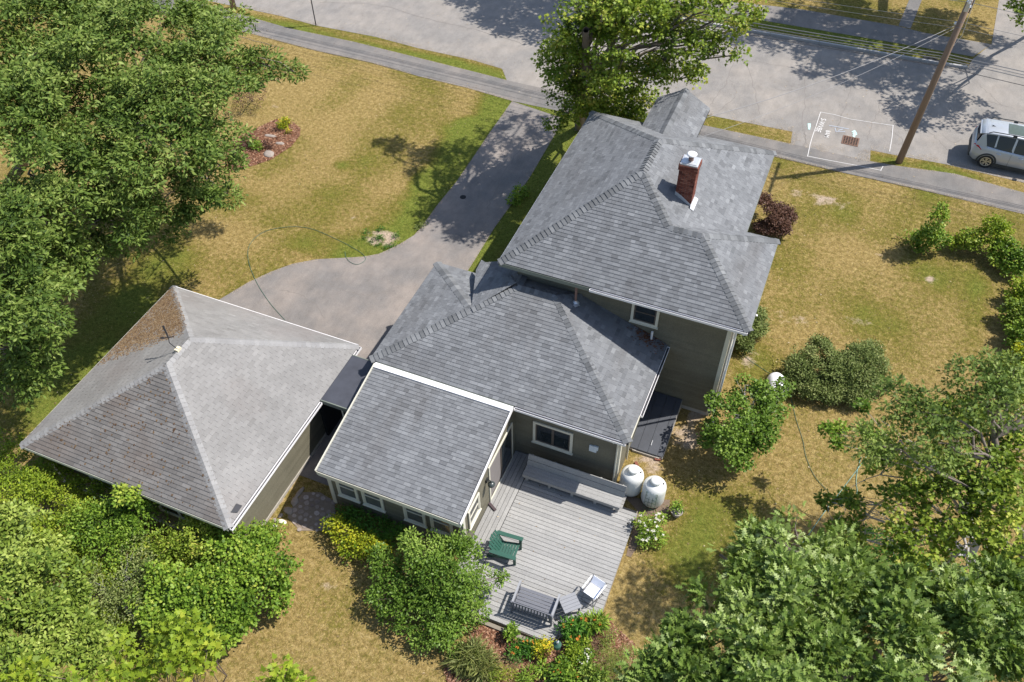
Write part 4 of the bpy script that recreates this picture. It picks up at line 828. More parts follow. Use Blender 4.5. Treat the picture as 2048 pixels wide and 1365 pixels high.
def limb(b, p, q, r0, r1, seed, bend=.12, n=5, sides=7):
    r = random.Random(seed); p, q = Vector(p), Vector(q); L = (q-p).length; P = []
    for i in range(n+1):
        t = i/n; v = p.lerp(q, t) + Vector((r.uniform(-1, 1), r.uniform(-1, 1), r.uniform(-.4, .6)))*L*bend*math.sin(t*math.pi)*.6; v.z += L*.06*math.sin(t*math.pi); P.append(v)
    b.tube(P, [r0+(r1-r0)*i/n for i in range(n+1)], sides, cap=False); return P
def wood(parent, base, top, lobes, r0, mat, seed, tips=None, twigs=8, lean=None, name='trunk', fork=.35):
    b = MB(); r = random.Random(seed); base, top = Vector(base), Vector(top)
    P = limb(b, base-Vector((0, 0, .1)), top, r0, r0*.45, seed, .05, 7, 10)
    for i, (c, rad) in enumerate(lobes):
        c = Vector(c); t = min(.95, max(fork, (c.z-base.z)/max(.5, top.z-base.z)-.35)); s = P[0].lerp(P[-1], t); j = min(range(len(P)), key=lambda k: abs(P[k].z-s.z)); s = P[j]
        Q = limb(b, s, c, r0*.34, r0*.10, seed+i, .16)
        if tips is not None and len(tips):
            d = np.linalg.norm(tips-np.array(c), axis=1); idx = np.argsort(d)[:max(12, int(len(tips)/len(lobes)))]
            for k in r.sample(list(idx), min(twigs, len(idx))): limb(b, Q[r.randrange(2, len(Q))], tips[k], r0*.075+.004, .004, seed+int(k), .14, 3, 4)
    return b.build(name, mat, parent, smooth=True)
M['bark'] = simple('grey_brown_bark', (.17, .14, .115), .95, nscale=7, var=.45, bmp=.8, sx=(3, 3, .6))
M['bark_pale'] = simple('pale_grey_bark', (.34, .32, .30), .9, nscale=9, var=.35, bmp=.5)
LEAF_GAIN = 1.65; M['leaf_oak'] = leafmat('oak_leaves', [(0, (.023, .044, .008)), (.4, (.060, .096, .016)), (.72, (.112, .152, .032)), (1, (.17, .205, .055))], 0.2, .55, .35)
LEAF_GAIN = 1.55; M['leaf_oak_near'] = leafmat('pin_oak_leaves', [(0, (.034, .060, .010)), (.4, (.088, .138, .024)), (.75, (.165, .220, .055)), (1, (.29, .34, .15))], 0.22, .48, .5)
LEAF_GAIN = 1.75; M['leaf_maple'] = leafmat('maple_leaves', [(0, (0.034, 0.058, 0.006)), (0.45, (0.1, 0.145, 0.015)), (0.8, (0.19, 0.23, 0.03)), (1, (0.3, 0.27, 0.06))], 0.24, .5)
LEAF_GAIN = 1.60; M['leaf_mid'] = leafmat('shrub_leaves', [(0, (0.028, 0.06, 0.006)), (0.45, (0.095, 0.16, 0.016)), (0.8, (0.175, 0.24, 0.032)), (1, (0.25, 0.28, 0.045))], 0.24, .5)
LEAF_GAIN = 1.30; M['leaf_lilac'] = leafmat('lilac_leaves', [(0, (0.035, 0.075, 0.008)), (0.5, (0.11, 0.185, 0.025)), (1, (0.22, 0.3, 0.06))], .28, .45)
LEAF_GAIN = 1.15; M['leaf_lime'] = leafmat('lime_leaves', [(0, (.08, .13, .012)), (.5, (.20, .28, .022)), (1, (.38, .42, .05))], .34, .5)
LEAF_GAIN = 1.10; M['leaf_yellow'] = leafmat('yellow_green_leaves', [(0, (.07, .14, .01)), (.5, (.26, .31, .02)), (1, (.50, .47, .03))], .34, .5)
LEAF_GAIN = 1.55; M['leaf_olive'] = leafmat('small_olive_leaves', [(0, (0.03, 0.045, 0.01)), (0.5, (0.095, 0.125, 0.032)), (1, (0.2, 0.215, 0.08))], 0.18, .6)
LEAF_GAIN = 1.60; M['leaf_blue'] = leafmat('blue_green_needles', [(0, (0.036, 0.066, 0.008)), (0.5, (0.11, 0.155, 0.022)), (1, (0.23, 0.27, 0.06))], 0.18, .5)
LEAF_GAIN = 1.30; M['leaf_purple'] = leafmat('dark_purple_leaves', [(0, (0.028, 0.014, 0.01)), (0.5, (0.078, 0.038, 0.027)), (1, (0.16, 0.09, 0.062))], .15, .5)
LEAF_GAIN = 1.40; M['leaf_fern'] = leafmat('fern_leaves', [(0, (.02, .06, .008)), (.5, (.05, .13, .015)), (1, (.10, .21, .03))], .3, .5)
LEAF_GAIN = 1.0; M['leaf_iris'] = leafmat('strap_leaves', [(0, (.09, .12, .03)), (.5, (.19, .22, .06)), (1, (.33, .33, .12))], .3, .5)
M['twig'] = simple('twigs', (.14, .10, .08), .95, nscale=10, var=.4)
M['petal_orange'] = leafmat('orange_petals', [(0, (.45, .11, .02)), (1, (.75, .30, .05))], .3, .6)
M['petal_white'] = leafmat('white_petals', [(0, (.65, .60, .50)), (1, (.90, .88, .82))], .3, .6)
M['petal_yellow'] = leafmat('yellow_petals', [(0, (.60, .42, .02)), (1, (.85, .65, .05))], .3, .6)
M['petal_brown'] = leafmat('dried_brown_leaves', [(0, (.12, .07, .04)), (1, (.35, .24, .14))], .1, .9)

def plant(name, label, cat, base, lobes, dens, k, L, shape, mat, seed, r0=.05, twigs=5, group=None, nl=0, wmat='twig', top=None, part='foliage', stem='stems', fork=.1, up=.55, out=.6, spread=.9, jit=.06, **kw):
    t = thing(name, label, cat, (base.x, base.y, 0), group); T, O = lobe_tips(lobes, dens, seed, **kw)
    cz = max(c[2] for c, r_ in lobes); tp = top or Vector((sum(c[0] for c, r_ in lobes)/len(lobes), sum(c[1] for c, r_ in lobes)/len(lobes), cz*.8))
    wood(t, (base.x, base.y, 0), tp, lobes, r0, M[wmat], seed, T, twigs, name=stem, fork=fork)
    V, tone = rosettes(T, O, k, L, shape, seed, up, out, spread, jit)
    if nl:                                        # the leaves that show largest are parts of their own
        ctr = V.mean(1); d = np.linalg.norm(ctr-np.array([0, 0, CAM_H]), axis=1); px = CAM_F/2*((ctr @ _RT)/((ctr-np.array([0, 0, CAM_H])) @ _fw)); rel = ctr-np.array([0, 0, CAM_H]); dep = rel @ _fw
        vis = (np.abs(rel @ _RT)/dep < 1024/CAM_F) & (np.abs(rel @ _UP)/dep < 682/CAM_F); order = np.argsort(d+1e3*(~vis))[:nl]; keep = np.ones(len(V), bool); keep[order] = False
        for i in order: b = MB(); b.add([Vector(v) for v in V[i]], [tuple(range(len(shape)))], float(tone[i])); b.build('leaf', M[mat], t)
        V, tone = V[keep], tone[keep]
    np_mesh(part, V, [tuple(range(len(shape)))], tone, M[mat], t); return t
def LB(l): return [((*at(px, py, z),), r_) for px, py, z, r_ in l]      # lobes: pixel, height, radius
TR = dict(part='crown', stem='trunk', wmat='bark')

# ---------------------------------------------------------------- big oaks on the left
OAK = dict(k=8, L=.175, shape=SH_FAR, mat='leaf_oak', inner=.45, gap=.37, rag=1.0, bmin=.22, bmax=.42, gs=1.8, twigs=7, jit=.07, spread=1.0, out=.45, **TR)
plant('oak_tree', 'big broad oak by the sidewalk with one long branch over the front lawn', 'tree', at(262, 300), LB([(330,185,9,2.2),(255,70,9.5,2.4),(405,215,8.5,1.7),(375,300,7.5,1.7),(285,290,8.5,2.0),(420,110,8,1.5),(470,165,7.5,1.0),(535,130,7.4,.75),(590,145,7.2,.42),(440,50,8,1.2),(345,20,9,1.7),(400,395,5.5,1.25),(325,400,6,1.5),(440,330,6,1.0),(385,110,9,1.7),(455,390,4.2,.6)]), 21, seed=101, r0=.34, top=at(300,180,8), **OAK)
plant('oak_tree', 'oak at the upper left corner, partly outside the frame, behind the largest oak', 'tree', at(40, 330), LB([(60,40,10,2.6),(150,30,9.5,2.1),(30,140,10,2.4),(120,150,9,2.0),(185,110,9,1.6),(70,230,8.5,2.0),(160,235,8,1.5),(-50,100,10,2.6),(210,25,9,1.5)]), 19, seed=102, r0=.32, top=at(80,140,8.5), **OAK)
plant('oak_tree', 'middle left oak with a dark hollow in its crown above the mossy garage corner', 'tree', at(110, 520), LB([(60,340,8.5,2.1),(150,350,8,1.7),(200,440,6.5,1.6),(110,430,7,1.8),(30,440,8,1.8),(250,395,6.5,1.3),(255,470,5.2,1.1),(170,520,5.5,1.2),(320,450,4.6,.9),(80,520,6.5,1.6),(230,330,7.5,1.3)]), 21, seed=103, r0=.28, top=at(120,400,7), **OAK)
plant('oak_tree', 'lowest oak at the left edge beside the garage roof', 'tree', at(20, 720), LB([(30,590,7,1.7),(-30,640,7,1.8),(80,600,6,1.15),(40,680,5.5,1.3),(65,740,4.5,.85),(15,770,4.5,.95),(105,560,6,1.1),(-20,520,8,1.7),(100,650,5,.7)]), 21, seed=104, r0=.22, top=at(20,620,6), **OAK)
plant('shrub', 'dark brown twiggy shrub half under the oak at the front lawn edge', 'shrub', at(505, 200), LB([(500,185,.9,.8),(495,205,.8,.7)]), 26, 5, .07, SH_OVAL, 'leaf_purple', 105, .03)

# ---------------------------------------------------------------- street tree behind the house
def sh_src(px, py, z): g = at(px, py, 0); return (g.x+SUN.x/SUN.z*z, g.y+SUN.y/SUN.z*z, z)
ST = dict(k=7, L=.15, shape=SH_MAPLE, mat='leaf_maple', inner=.3, gap=.40, sub=.85, rag=1.0, bmin=.34, bmax=.55, twigs=5, jit=.09, spread=1.0, out=.35, **TR)
tb_ = at(1160, 255)
stree = plant('street_tree', 'tall two stemmed maple between the house and the road, reddish green leaves', 'tree', tb_, LB([(1100,100,6.4,.6),(1150,140,5,.9),(1180,180,4.5,.9),(1215,205,3.6,.8),(1145,215,2.6,.7),(1290,200,4,.7),(1180,100,7,.9),(1120,130,6,.95),(1125,180,4.5,.85),(1110,235,3.2,.7),(1160,60,8,1.1),(1195,10,9,1.2),(1220,90,8,1.1),(1215,150,6.5,1.0),(1180,230,3.2,1.0),(1240,225,3.2,1.0),(1250,170,5,1.0),(1290,140,6,1.1),(1290,60,8,1.25),(1345,80,7.5,1.15),(1350,140,6,.95),(1400,85,7.5,1.0),(1440,105,7.2,.7),(1478,110,7,.45),(1468,60,8,.5),(1350,15,9,1.2),(1420,20,9,1.0),(1500,22,9,.6),(1265,10,9.5,1.3),(1140,90,7,.75),(1390,150,5.5,.5),(1270,235,3,.7)]) + [(sh_src(px, py, 10.8), r_) for px, py, r_ in [(780,290,.7),(830,300,.9),(880,312,1.0),(940,300,1.1),(900,350,.7),(1000,262,1.0),(1050,240,.9),(1000,330,1.0),(1060,300,1.1),(990,382,.5),(1090,262,.9),(1080,340,.8),(1020,392,.4),(830,345,.4)]], 17, seed=110, r0=.26, top=at(1172,60,8.6), **ST)
b = MB(); limb(b, (tb_.x+.1, tb_.y, .2), at(1262, 20, 9.3), .2, .1, 5, .04, 8, 9); limb(b, at(1215,185,4.5), at(1245,120,7), .09, .04, 6, .1, 4, 6); b.build('trunk', M['bark'], stree, smooth=True)

# leaf tip reaching in from a tree at the upper right, and the trees across the road whose shade lies on it
FARO = dict(k=6, L=.24, shape=SH_OVAL, mat='leaf_maple', inner=.5, gap=.42, twigs=4, jit=.1, spread=1.0, out=.4, **TR)
q = at(2040, 10, 5.5); plant('tree', 'green tree at the upper right corner above the side street', 'tree', Vector((q.x+3.5, q.y+11, 0)), [((q.x+.3, q.y+.25, 5.6), .75),((q.x+1.3, q.y+1.2, 6.6), 1.6),((q.x+3, q.y+2, 7), 2),((q.x+.35, q.y-.7, 5.2), .55)], 13, seed=112, r0=.12, **dict(FARO, L=.17, shape=SH_MAPLE))
plant('tree', 'tree across the road beyond the top edge, shading the road behind the street tree', 'tree', Vector((-12, 52.5, 0)), [(sh_src(px, py, z), r_) for px, py, z, r_ in [(1010,10,11,1.9),(1085,30,10,1.6),(1150,40,10,1.6),(940,-10,11,1.6),(1030,55,9.5,1.2),(1085,75,9,.9),(1100,0,11,1.9),(1180,-10,11,1.8),(975,35,10,1.1)]], 12, seed=113, r0=.3, **dict(FARO, gap=.36))
plant('tree', 'tree beyond the top edge shading the far sidewalk by the utility pole', 'tree', Vector((2, 59, 0)), [(sh_src(px, py, z), r_) for px, py, z, r_ in [(1560,70,12,1.7),(1640,60,12,2.1),(1640,105,11.5,1.5),(1720,50,12,2.2),(1700,120,11.5,1.5),(1800,60,12.5,2.2),(1790,125,11.5,1.5),(1870,100,12,1.7),(1850,150,11.5,1.2),(1900,55,12.5,2.0),(1930,120,12,1.3),(1700,155,11,.9),(1880,175,11,.6),(1760,165,11,.8),(1480,75,12,.8),(1820,170,11,.8),(1620,140,11,.8),(1990,85,12,.7),(1590,30,12.5,1.7),(1680,10,13,1.6)]], 12, seed=114, r0=.35, **dict(FARO, gap=.33))

# ---------------------------------------------------------------- shrubs on the right lawn
BU = dict(inner=.3, gap=.30, r0=.03)
plant('barberry_bush', 'dark purple rounded bush beside the right side of the house', 'bush', at(1548, 455), LB([(1545,430,.85,.62),(1520,415,.8,.45),(1568,430,.7,.5),(1530,450,.5,.5),(1560,455,.5,.45),(1528,400,.8,.3)]), 230, 6, .06, SH_ROUND, 'leaf_purple', 120, **BU)
plant('bush', 'green feathery bush tucked under the right corner of the tall roof', 'bush', at(1505, 665), LB([(1510,630,.9,.40),(1498,655,.7,.40),(1490,685,.4,.35),(1512,655,.5,.4)]), 210, 7, .075, SH_OVAL, 'leaf_olive', 121, **BU)
plant('bush', 'wide low olive green bush standing alone on the right lawn', 'bush', at(1680, 785), LB([(1635,705,.9,.6),(1600,735,.7,.55),(1585,765,.4,.4),(1660,735,.8,.65),(1620,770,.5,.5),(1605,700,.8,.32),(1660,785,.4,.45),(1640,690,.9,.35),(1690,735,.8,.62),(1720,715,.9,.6),(1750,735,.8,.5),(1725,760,.7,.6),(1765,760,.5,.4),(1715,790,.4,.5),(1745,700,.8,.38),(1690,765,.5,.55)]), 190, 7, .07, SH_OVAL, 'leaf_olive', 122, **BU)
LM = dict(k=6, shape=SH_ROUND, r0=.03, inner=.3, gap=.36)
plant('young_tree', 'bright green young conical tree, tallest of the row near the sidewalk', 'tree', at(1862, 492), LB([(1878,435,2.0,.35),(1868,460,1.3,.45),(1855,475,.9,.5),(1880,480,.7,.45),(1885,418,2.2,.22)]), 60, L=.085, mat='leaf_mid', seed=130, **LM)
plant('bush', 'low dark green bush at the left end of the row near the sidewalk', 'bush', at(1828, 492), LB([(1826,478,.4,.4),(1815,472,.3,.3),(1845,495,.3,.35)]), 70, L=.075, mat='leaf_mid', seed=131, **LM)
plant('bush', 'yellow green bush in the middle of the row near the sidewalk', 'bush', at(1908, 490), LB([(1908,470,.7,.42),(1900,485,.4,.35),(1925,482,.5,.3)]), 70, L=.08, mat='leaf_lime', seed=132, **LM)
plant('bush', 'dull reddish green bush right of the yellow green one in the sidewalk row', 'bush', at(1952, 505), LB([(1945,475,.8,.45),(1960,495,.5,.45),(1935,495,.4,.35)]), 70, L=.08, mat='leaf_maple', seed=133, **LM)
plant('bush', 'tall light green bush at the right end of the sidewalk row', 'bush', at(1985, 495), LB([(1990,450,1.3,.45),(1980,470,.9,.42),(2005,462,1.1,.38),(1992,490,.5,.35)]), 62, L=.08, mat='leaf_lime', seed=134, **dict(LM, inner=.35))
for i, (px, py, r_, mat, lab) in enumerate([(2005,515,.5,'leaf_mid','dark bush at the top of the hedge along the right edge'),(2035,535,.55,'leaf_mid','green hedge bush at the right edge, second from its top end'),(2040,590,.6,'leaf_lime','yellow green hedge bush at the right edge beside a bare spot'),(2035,640,.55,'leaf_maple','mixed green and orange hedge bush halfway down the right edge'),(2045,680,.55,'leaf_mid','dark green hedge bush below the orange tinged one at the right edge'),(2035,725,.55,'leaf_yellow','golden leafed hedge bush near the right edge'),(2050,770,.6,'leaf_mid','broad leafed green bush at the lower end of the right hedge')]):
    plant('hedge_bush', lab, 'bush', at(px, py), LB([(px,py-12,.6,r_),(px-8,py+5,.4,r_*.75),(px+12,py-20,.8,r_*.8)]), 55, L=.09, mat=mat, seed=140+i, group='bushes in the hedge along the right edge', **LM)
plant('small_tree', 'leafy lilac standing at the right corner of the house in front of the white tank', 'tree', at(1480, 925), LB([(1470,835,2.1,.72),(1510,790,1.9,.62),(1520,850,1.6,.7),(1450,885,1.4,.62),(1500,900,1.2,.72),(1425,860,1.6,.34),(1425,800,2.0,.24),(1490,770,2.2,.35),(1545,812,1.3,.55),(1568,775,1.3,.3),(1410,880,1.3,.2),(1470,905,.8,.5),(1560,790,1.3,.28)]), 62, 6, .085, SH_ROUND, 'leaf_lilac', 150, r0=.06, twigs=10, inner=.35, gap=.33, sub=.5, rag=1.0, bmin=.36, bmax=.58, wmat='bark_pale')
# ---------------------------------------------------------------- plants round the sun room and deck
plant('shrub', 'rounded fresh green shrub crowding the left side of the deck', 'shrub', at(880, 1235), LB([(775,1140,.9,.5),(765,1190,.7,.45),(785,1235,.5,.4),(760,1110,.9,.35),(850,1275,.35,.45),(855,1110,1.6,.62),(905,1110,1.5,.6),(940,1100,1.4,.35),(880,1170,1.3,.85),(830,1170,1.0,.65),(930,1170,1.1,.6),(970,1160,1.0,.4),(890,1230,.8,.75),(820,1220,.7,.55),(950,1220,.7,.4),(820,1080,1.6,.32),(1003,1155,1.1,.16),(900,1265,.4,.5)]), 80, 6, .085, SH_OVAL, 'leaf_lilac', 151, r0=.06, inner=.3, gap=.28, sub=.45, rag=1.0, bmin=.36, bmax=.58)
plant('shrub', 'low golden yellow shrub in front of the sun room windows', 'shrub', at(700, 1085), LB([(690,1070,.5,.42),(735,1090,.5,.4),(665,1045,.6,.28),(760,1105,.45,.35),(710,1100,.3,.4)]), 70, 6, .085, SH_OVAL, 'leaf_yellow', 152, r0=.025, inner=.3, gap=.28)
plant('fern', 'dark green fern in the shade between the golden shrub and the sun room', 'fern', at(720, 1050), LB([(715,1040,.4,.42),(760,1060,.4,.4),(690,1030,.35,.3),(790,1070,.4,.35)]), 60, 7, .13, SH_THIN, 'leaf_fern', 153, r0=.02, inner=.3, gap=.2)
# ---------------------------------------------------------------- thicket at the lower left
TH = dict(k=6, r0=.05, inner=.35, gap=.31, sub=.45, rag=1.0, bmin=.34, bmax=.56)
for i, (mat, shape, L, dens, lab, lobes) in enumerate([
 ('leaf_lime', SH_OVAL, .075, 60, 'bright lime green shrub at the left edge below the garage corner', [(30,925,1.6,0.83),(90,960,1.4,0.83),(20,990,1.5,0.94),(150,1010,1.3,0.89),(90,1030,1.3,0.94),(200,1050,1.0,.65),(130,950,1.2,.6),(180,980,1.1,.6),(60,1060,1.2,.8),(-10,900,1.4,.7),(140,1080,1.1,.7),(240,1010,.9,.5)]),
 ('leaf_lime', SH_OVAL, .075, 60, 'yellow green undergrowth filling the middle of the lower left thicket', [(150,1130,.7,.8),(230,1150,.7,.8),(300,1120,.7,.8),(340,1160,.7,.7),(260,1230,.5,.7),(190,1220,.5,.7),(330,1290,.5,.7),(400,1130,.8,.6)]),
 ('leaf_mid', SH_OVAL, .08, 58, 'mid green shrub under the garage windows, left of the sapling', [(190,1040,1.6,0.77),(240,1040,1.5,0.83),(220,1090,1.3,0.83),(290,1060,1.4,0.71)]),
 ('leaf_mid', SH_MAPLE, .10, 50, 'slender sapling rising against the garage eave between its two windows', [(265,985,2.3,0.50),(280,1000,2.0,0.41),(250,1015,1.7,0.47)]),
 ('leaf_maple', SH_OVAL, .08, 58, 'yellow tinged shrub right of the sapling along the garage wall', [(370,1070,1.5,0.71),(400,1060,1.6,0.47),(340,1100,1.3,0.71),(415,1090,1.2,0.53)]),
 ('leaf_mid', SH_ROUND, .085, 60, 'large rounded green shrub at the right end of the thicket beside the tan lawn', [(470,1110,1.5,0.89),(520,1150,1.2,0.83),(440,1160,1.4,0.89),(500,1200,1.1,0.89),(540,1190,.8,0.53),(450,1220,1.1,0.83),(515,1100,1.3,0.59)]),
 ('leaf_mid', SH_ROUND, .085, 60, 'green shrub in the middle of the thicket, left of the large rounded one', [(370,1180,1.4,0.89),(400,1240,1.1,0.77),(340,1230,1.2,0.71),(440,1265,.9,0.59),(310,1180,1.3,0.65)]),
 ('leaf_olive', SH_OVAL, .07, 40, 'thin twiggy brownish shrub in the centre of the thicket', [(250,1140,1.2,0.83),(290,1190,1.0,0.71),(200,1180,1.1,0.71),(250,1220,.9,0.59)]),
 ('leaf_mid', SH_OVAL, .08, 60, 'small dark shrub at the garage corner by the pale stones', [(530,1070,.5,0.41),(550,1060,.4,0.29),(505,1085,.6,0.47)])]):
    c = lobes[0]; plant('thicket_shrub', lab, 'shrub', at(lobes[0][0], lobes[0][1]+35), LB(lobes), dens, L=L, shape=shape, mat=mat, seed=160+i, twigs=12 if 'twiggy' in lab or 'middle' in lab else 6, wmat='bark_pale' if 'twiggy' in lab else 'twig', **TH)
plant('willow_tree', 'grey green feathery tree filling the lower left corner', 'tree', at(20, 1330), LB([(60,1110,5,.95),(20,1190,5,1.1),(110,1190,4.5,.9),(150,1260,4,.85),(60,1270,4.6,1.0),(20,1340,4.5,1.0),(200,1300,3.6,.6),(100,1350,4,.8),(-20,1060,5,.9)]), 80, 7, .11, SH_OVAL, 'leaf_blue', 170, inner=.35, gap=.36, sub=.3, rag=1.1, bmin=.26, bmax=.46, r0=.14, **TR)
NEAR_LIME = dict(k=5, shape=SH_MAPLE, mat='leaf_lime', inner=.3, gap=.3, twigs=6, r0=.05, jit=.08, spread=1.1, out=.3, part='crown', stem='trunk', wmat='twig')
q = at(340, 1330, 9); plant('maple_tree', 'lime green maple top poking up at the bottom edge, left of centre', 'tree', Vector((q.x, q.y-1.5, 0)), LB([(370,1265,12.5,0.19),(330,1270,12.3,0.14),(240,1300,12.1,0.16),(350,1320,12.3,0.21),(400,1330,12.1,0.18),(290,1340,12.0,0.19),(230,1350,12.1,0.15),(420,1290,12.2,0.11)]), 70, L=.11, seed=171, nl=60, **NEAR_LIME)
q = at(580, 1350, 8.5); plant('maple_tree', 'single sprig of lime green maple leaves at the bottom edge on the tan lawn', 'tree', Vector((q.x, q.y-2.0, 0)), LB([(568,1345,12.3,0.11),(540,1370,12.1,0.12),(600,1375,12.1,0.13)]), 70, L=.11, seed=172, nl=24, **NEAR_LIME)
q = at(60, 1350, 8.5); plant('maple_tree', 'lime green leaf cluster in the extreme lower left corner', 'tree', Vector((q.x, q.y-1.5, 0)), LB([(60,1350,12.1,0.19),(20,1365,12.1,0.16),(160,1365,12.1,0.11)]), 70, L=.11, seed=173, nl=20, **NEAR_LIME)
# ---------------------------------------------------------------- trees at the lower right
NO = dict(k=7, shape=SH_OAK, inner=.4, gap=.455, sub=.2, rag=1.15, bmin=.2, bmax=.38, gs=2.6, twigs=8, jit=.06, spread=1.05, part='crown', stem='trunk', wmat='bark')
q = at(1700, 1340, 7); plant('pin_oak', 'close pin oak with large jagged glossy leaves filling the bottom right corner', 'tree', Vector((q.x+.5, q.y-2.5, 0)), LB([(1500,1130,12.7,0.41),(1460,1190,12.8,0.41),(1560,1180,12.8,0.55),(1400,1250,13.0,0.37),(1480,1270,13.2,0.52),(1600,1260,13.2,0.63),(1360,1300,13.1,0.31),(1430,1330,13.2,0.44),(1530,1340,13.4,0.52),(1310,1345,13.0,0.26),(1650,1340,13.4,0.59),(1700,1230,13.2,0.63),(1780,1310,13.4,0.67),(1800,1220,13.2,0.55),(1880,1290,13.4,0.63),(1960,1260,13.2,0.59),(1960,1340,13.4,0.67),(2040,1330,13.2,0.67),(1440,1110,12.2,0.22),(1560,1100,12.2,0.26),(1385,1340,13.1,0.37),(1460,1120,12.4,.3),(1590,1060,11.5,.32),(1640,1110,12,.4),(1520,1080,11.8,.25),(1280,1350,13,.28),(1700,1150,12.2,.5),(1650,1190,12.6,.5),(1900,1200,12.6,.5),(2010,1200,12.6,.5)]), 165, L=.15, up=.25, out=.7, mat='leaf_oak_near', seed=180, r0=.24, nl=280, top=at(1720,1300,11.5), **NO)
plant('maple_tree', 'airy tree with bare silvery branches above the lower right lawn', 'tree', at(1950, 1190), LB([(1800,1010,5,.75),(1850,940,5.5,.75),(1760,950,4.8,.45),(1800,880,5.5,.4),(1900,1010,5.5,.85),(1900,880,5.8,.75),(1960,940,6,.85),(2010,1010,6,.9),(1850,1090,5,.8),(1780,1080,4.6,.6),(1940,1090,5.6,.8),(2020,1100,6,.9),(1990,860,6,.75),(2040,900,6,.8),(1700,1010,4.2,.45),(1690,1070,4,.5),(1870,830,5.6,.4),(1930,820,5.8,.45),(2040,820,6,.5),(1650,1000,3.9,.25),(2000,1170,5.6,.9),(1900,1170,5.2,.8),(1810,1150,4.8,.7)]), 30, 6, .125, SH_MAPLE, 'leaf_maple', 181, r0=.15, twigs=12, inner=.4, gap=.40, part='crown', stem='trunk', wmat='bark_pale', top=at(1930,1000,5), spread=1.0, out=.4)
t = thing('maple_sapling', 'thin leaning branch with separate tufts of dark maple leaves over the lawn and hose', 'tree', at(1900, 960), None)
b = MB(); tips = [(1725,815,3.6),(1655,860,3.5),(1675,890,3.4),(1735,865,3.6),(1750,905,3.5),(1780,895,3.6),(1768,915,3.5),(1680,858,3.5)]; rt = at(1890, 965, .0)
h1 = at(1870, 935, 3.0); limb(b, rt, h1, .05, .035, 3, .1)
for i, (x, y, z) in enumerate(tips): limb(b, h1 if i > 3 else at(1815, 925, 3.2), at(x, y, z), .018, .005, 40+i, .12, 5, 5)
limb(b, h1, at(1815, 925, 3.2), .035, .02, 9, .05); limb(b, h1, at(1790, 860, 3.6), .02, .008, 12, .1); limb(b, h1, at(1760, 840, 3.6), .02, .006, 13, .12)
b.build('branches', M['bark_pale'], t, smooth=True)
T, O = lobe_tips(LB([(x, y, z, .20) for x, y, z in tips]+[(1745,880,3.6,.25),(1765,905,3.5,.28)]), 70, 182, inner=.2, gap=.2); V, tn = rosettes(T, O, 5, .115, SH_MAPLE, 182, tone=(.3, .2)); np_mesh('crown', V, [tuple(range(len(SH_MAPLE)))], tn, M['leaf_mid'], t)
plant('shrub', 'dark low shrub with reddish spots in the shade under the lower right trees', 'shrub', at(1760, 1110), LB([(1740,1090,.8,.7),(1800,1130,.8,.8),(1700,1120,.6,.6),(1860,1150,.8,.8),(1930,1170,.8,.8)]), 50, 6, .08, SH_OVAL, 'leaf_fern', 183, **BU)
plant('tree', 'tree beyond the right edge that throws shade on the lower right lawn', 'tree', Vector((9.5, 15.5, 0)), [(sh_src(px, py, z), r_) for px, py, z, r_ in [(1290,1170,8,.65),(1330,1200,8,.75),(1270,1225,7.5,.6),(1385,1165,8.5,.75),(1430,1150,8.5,.7),(1340,1250,8,.75),(1480,1120,9,.55),(1650,1050,9,.5),(1700,1060,9,.6),(1400,1210,8.5,.8),(1600,1065,9,.35)]], 30, 6, .14, SH_OAK, 'leaf_oak', 184, r0=.15, inner=.35, gap=.28, twigs=4, **TR)

# ---------------------------------------------------------------- flower beds
def flowers(parent, lobes, n, size, mat, seed, petals=5, name='flower'):
    r = np.random.RandomState(seed)
    for i in range(n):
        (c, rad) = lobes[r.randint(len(lobes))]; a = r.uniform(0, 6.28); d = np.array([math.cos(a)*.7, math.sin(a)*.7, .9+.3*r.rand()]); d /= np.linalg.norm(d); p = np.array(c)+d*rad*np.array([1, 1, .85])+[0, 0, .02]
        b = MB(); up = Vector(d*.5+[0, -.1, .8]).normalized(); u = up.orthogonal().normalized(); v = up.cross(u); s = size*r.uniform(.8, 1.2)
        for k in range(petals):
            an = 6.283*k/petals+r.rand(); dd = u*math.cos(an)+v*math.sin(an); ss = u*math.cos(an+1.57)+v*math.sin(an+1.57); P = Vector(p); b.add([P, P+dd*s*.6+ss*s*.3+up*s*.2, P+dd*s+up*s*.1, P+dd*s*.6-ss*s*.3+up*s*.2], [(0, 1, 2, 3)], r.rand())
        b.build(name, M[mat], parent)
def fl(name, lab, base, lobes, dens, L, shape, mat, seed, flw=None, k=6, **kw):
    l = LB(lobes); a = dict(r0=.012, inner=.25, gap=.22, zmin=.05, twigs=3); a.update(kw); t = plant(name, lab, 'plant', base, l, dens, k, L, shape, mat, seed, **a)
    if flw: flowers(t, l, flw[0], flw[1], flw[2], seed)
    return t
wb = LB([(1300,1060,.45,.34),(1285,1045,.45,.25),(1318,1040,.5,.22),(1316,1078,.3,.26),(1288,1080,.25,.24)])
t = plant('flowering_bush', 'leafy bush with white blossoms beside the deck corner and propane tanks', 'bush', at(1303,1090), wb, 110, 6, .065, SH_OVAL, 'leaf_mid', 200, r0=.02, inner=.3, gap=.2, zmin=.05); flowers(t, wb, 40, .05, 'petal_white', 3)
strap = dict(up=.2, out=.2, spread=1.0)
fl('daylily_clump', 'clump of long arching yellow green leaves at the left end of the back bed', at(945,1330), [(945,1315,.25,.38),(965,1335,.2,.3),(925,1320,.2,.25)], 60, .36, SH_BLADE, 'leaf_iris', 201, None, 8)
fl('garden_plant', 'low lime green mound at the bottom of the back flower bed', at(1000,1350), [(995,1350,.22,.28),(1018,1355,.2,.22)], 120, .06, SH_THIN, 'leaf_lime', 202)
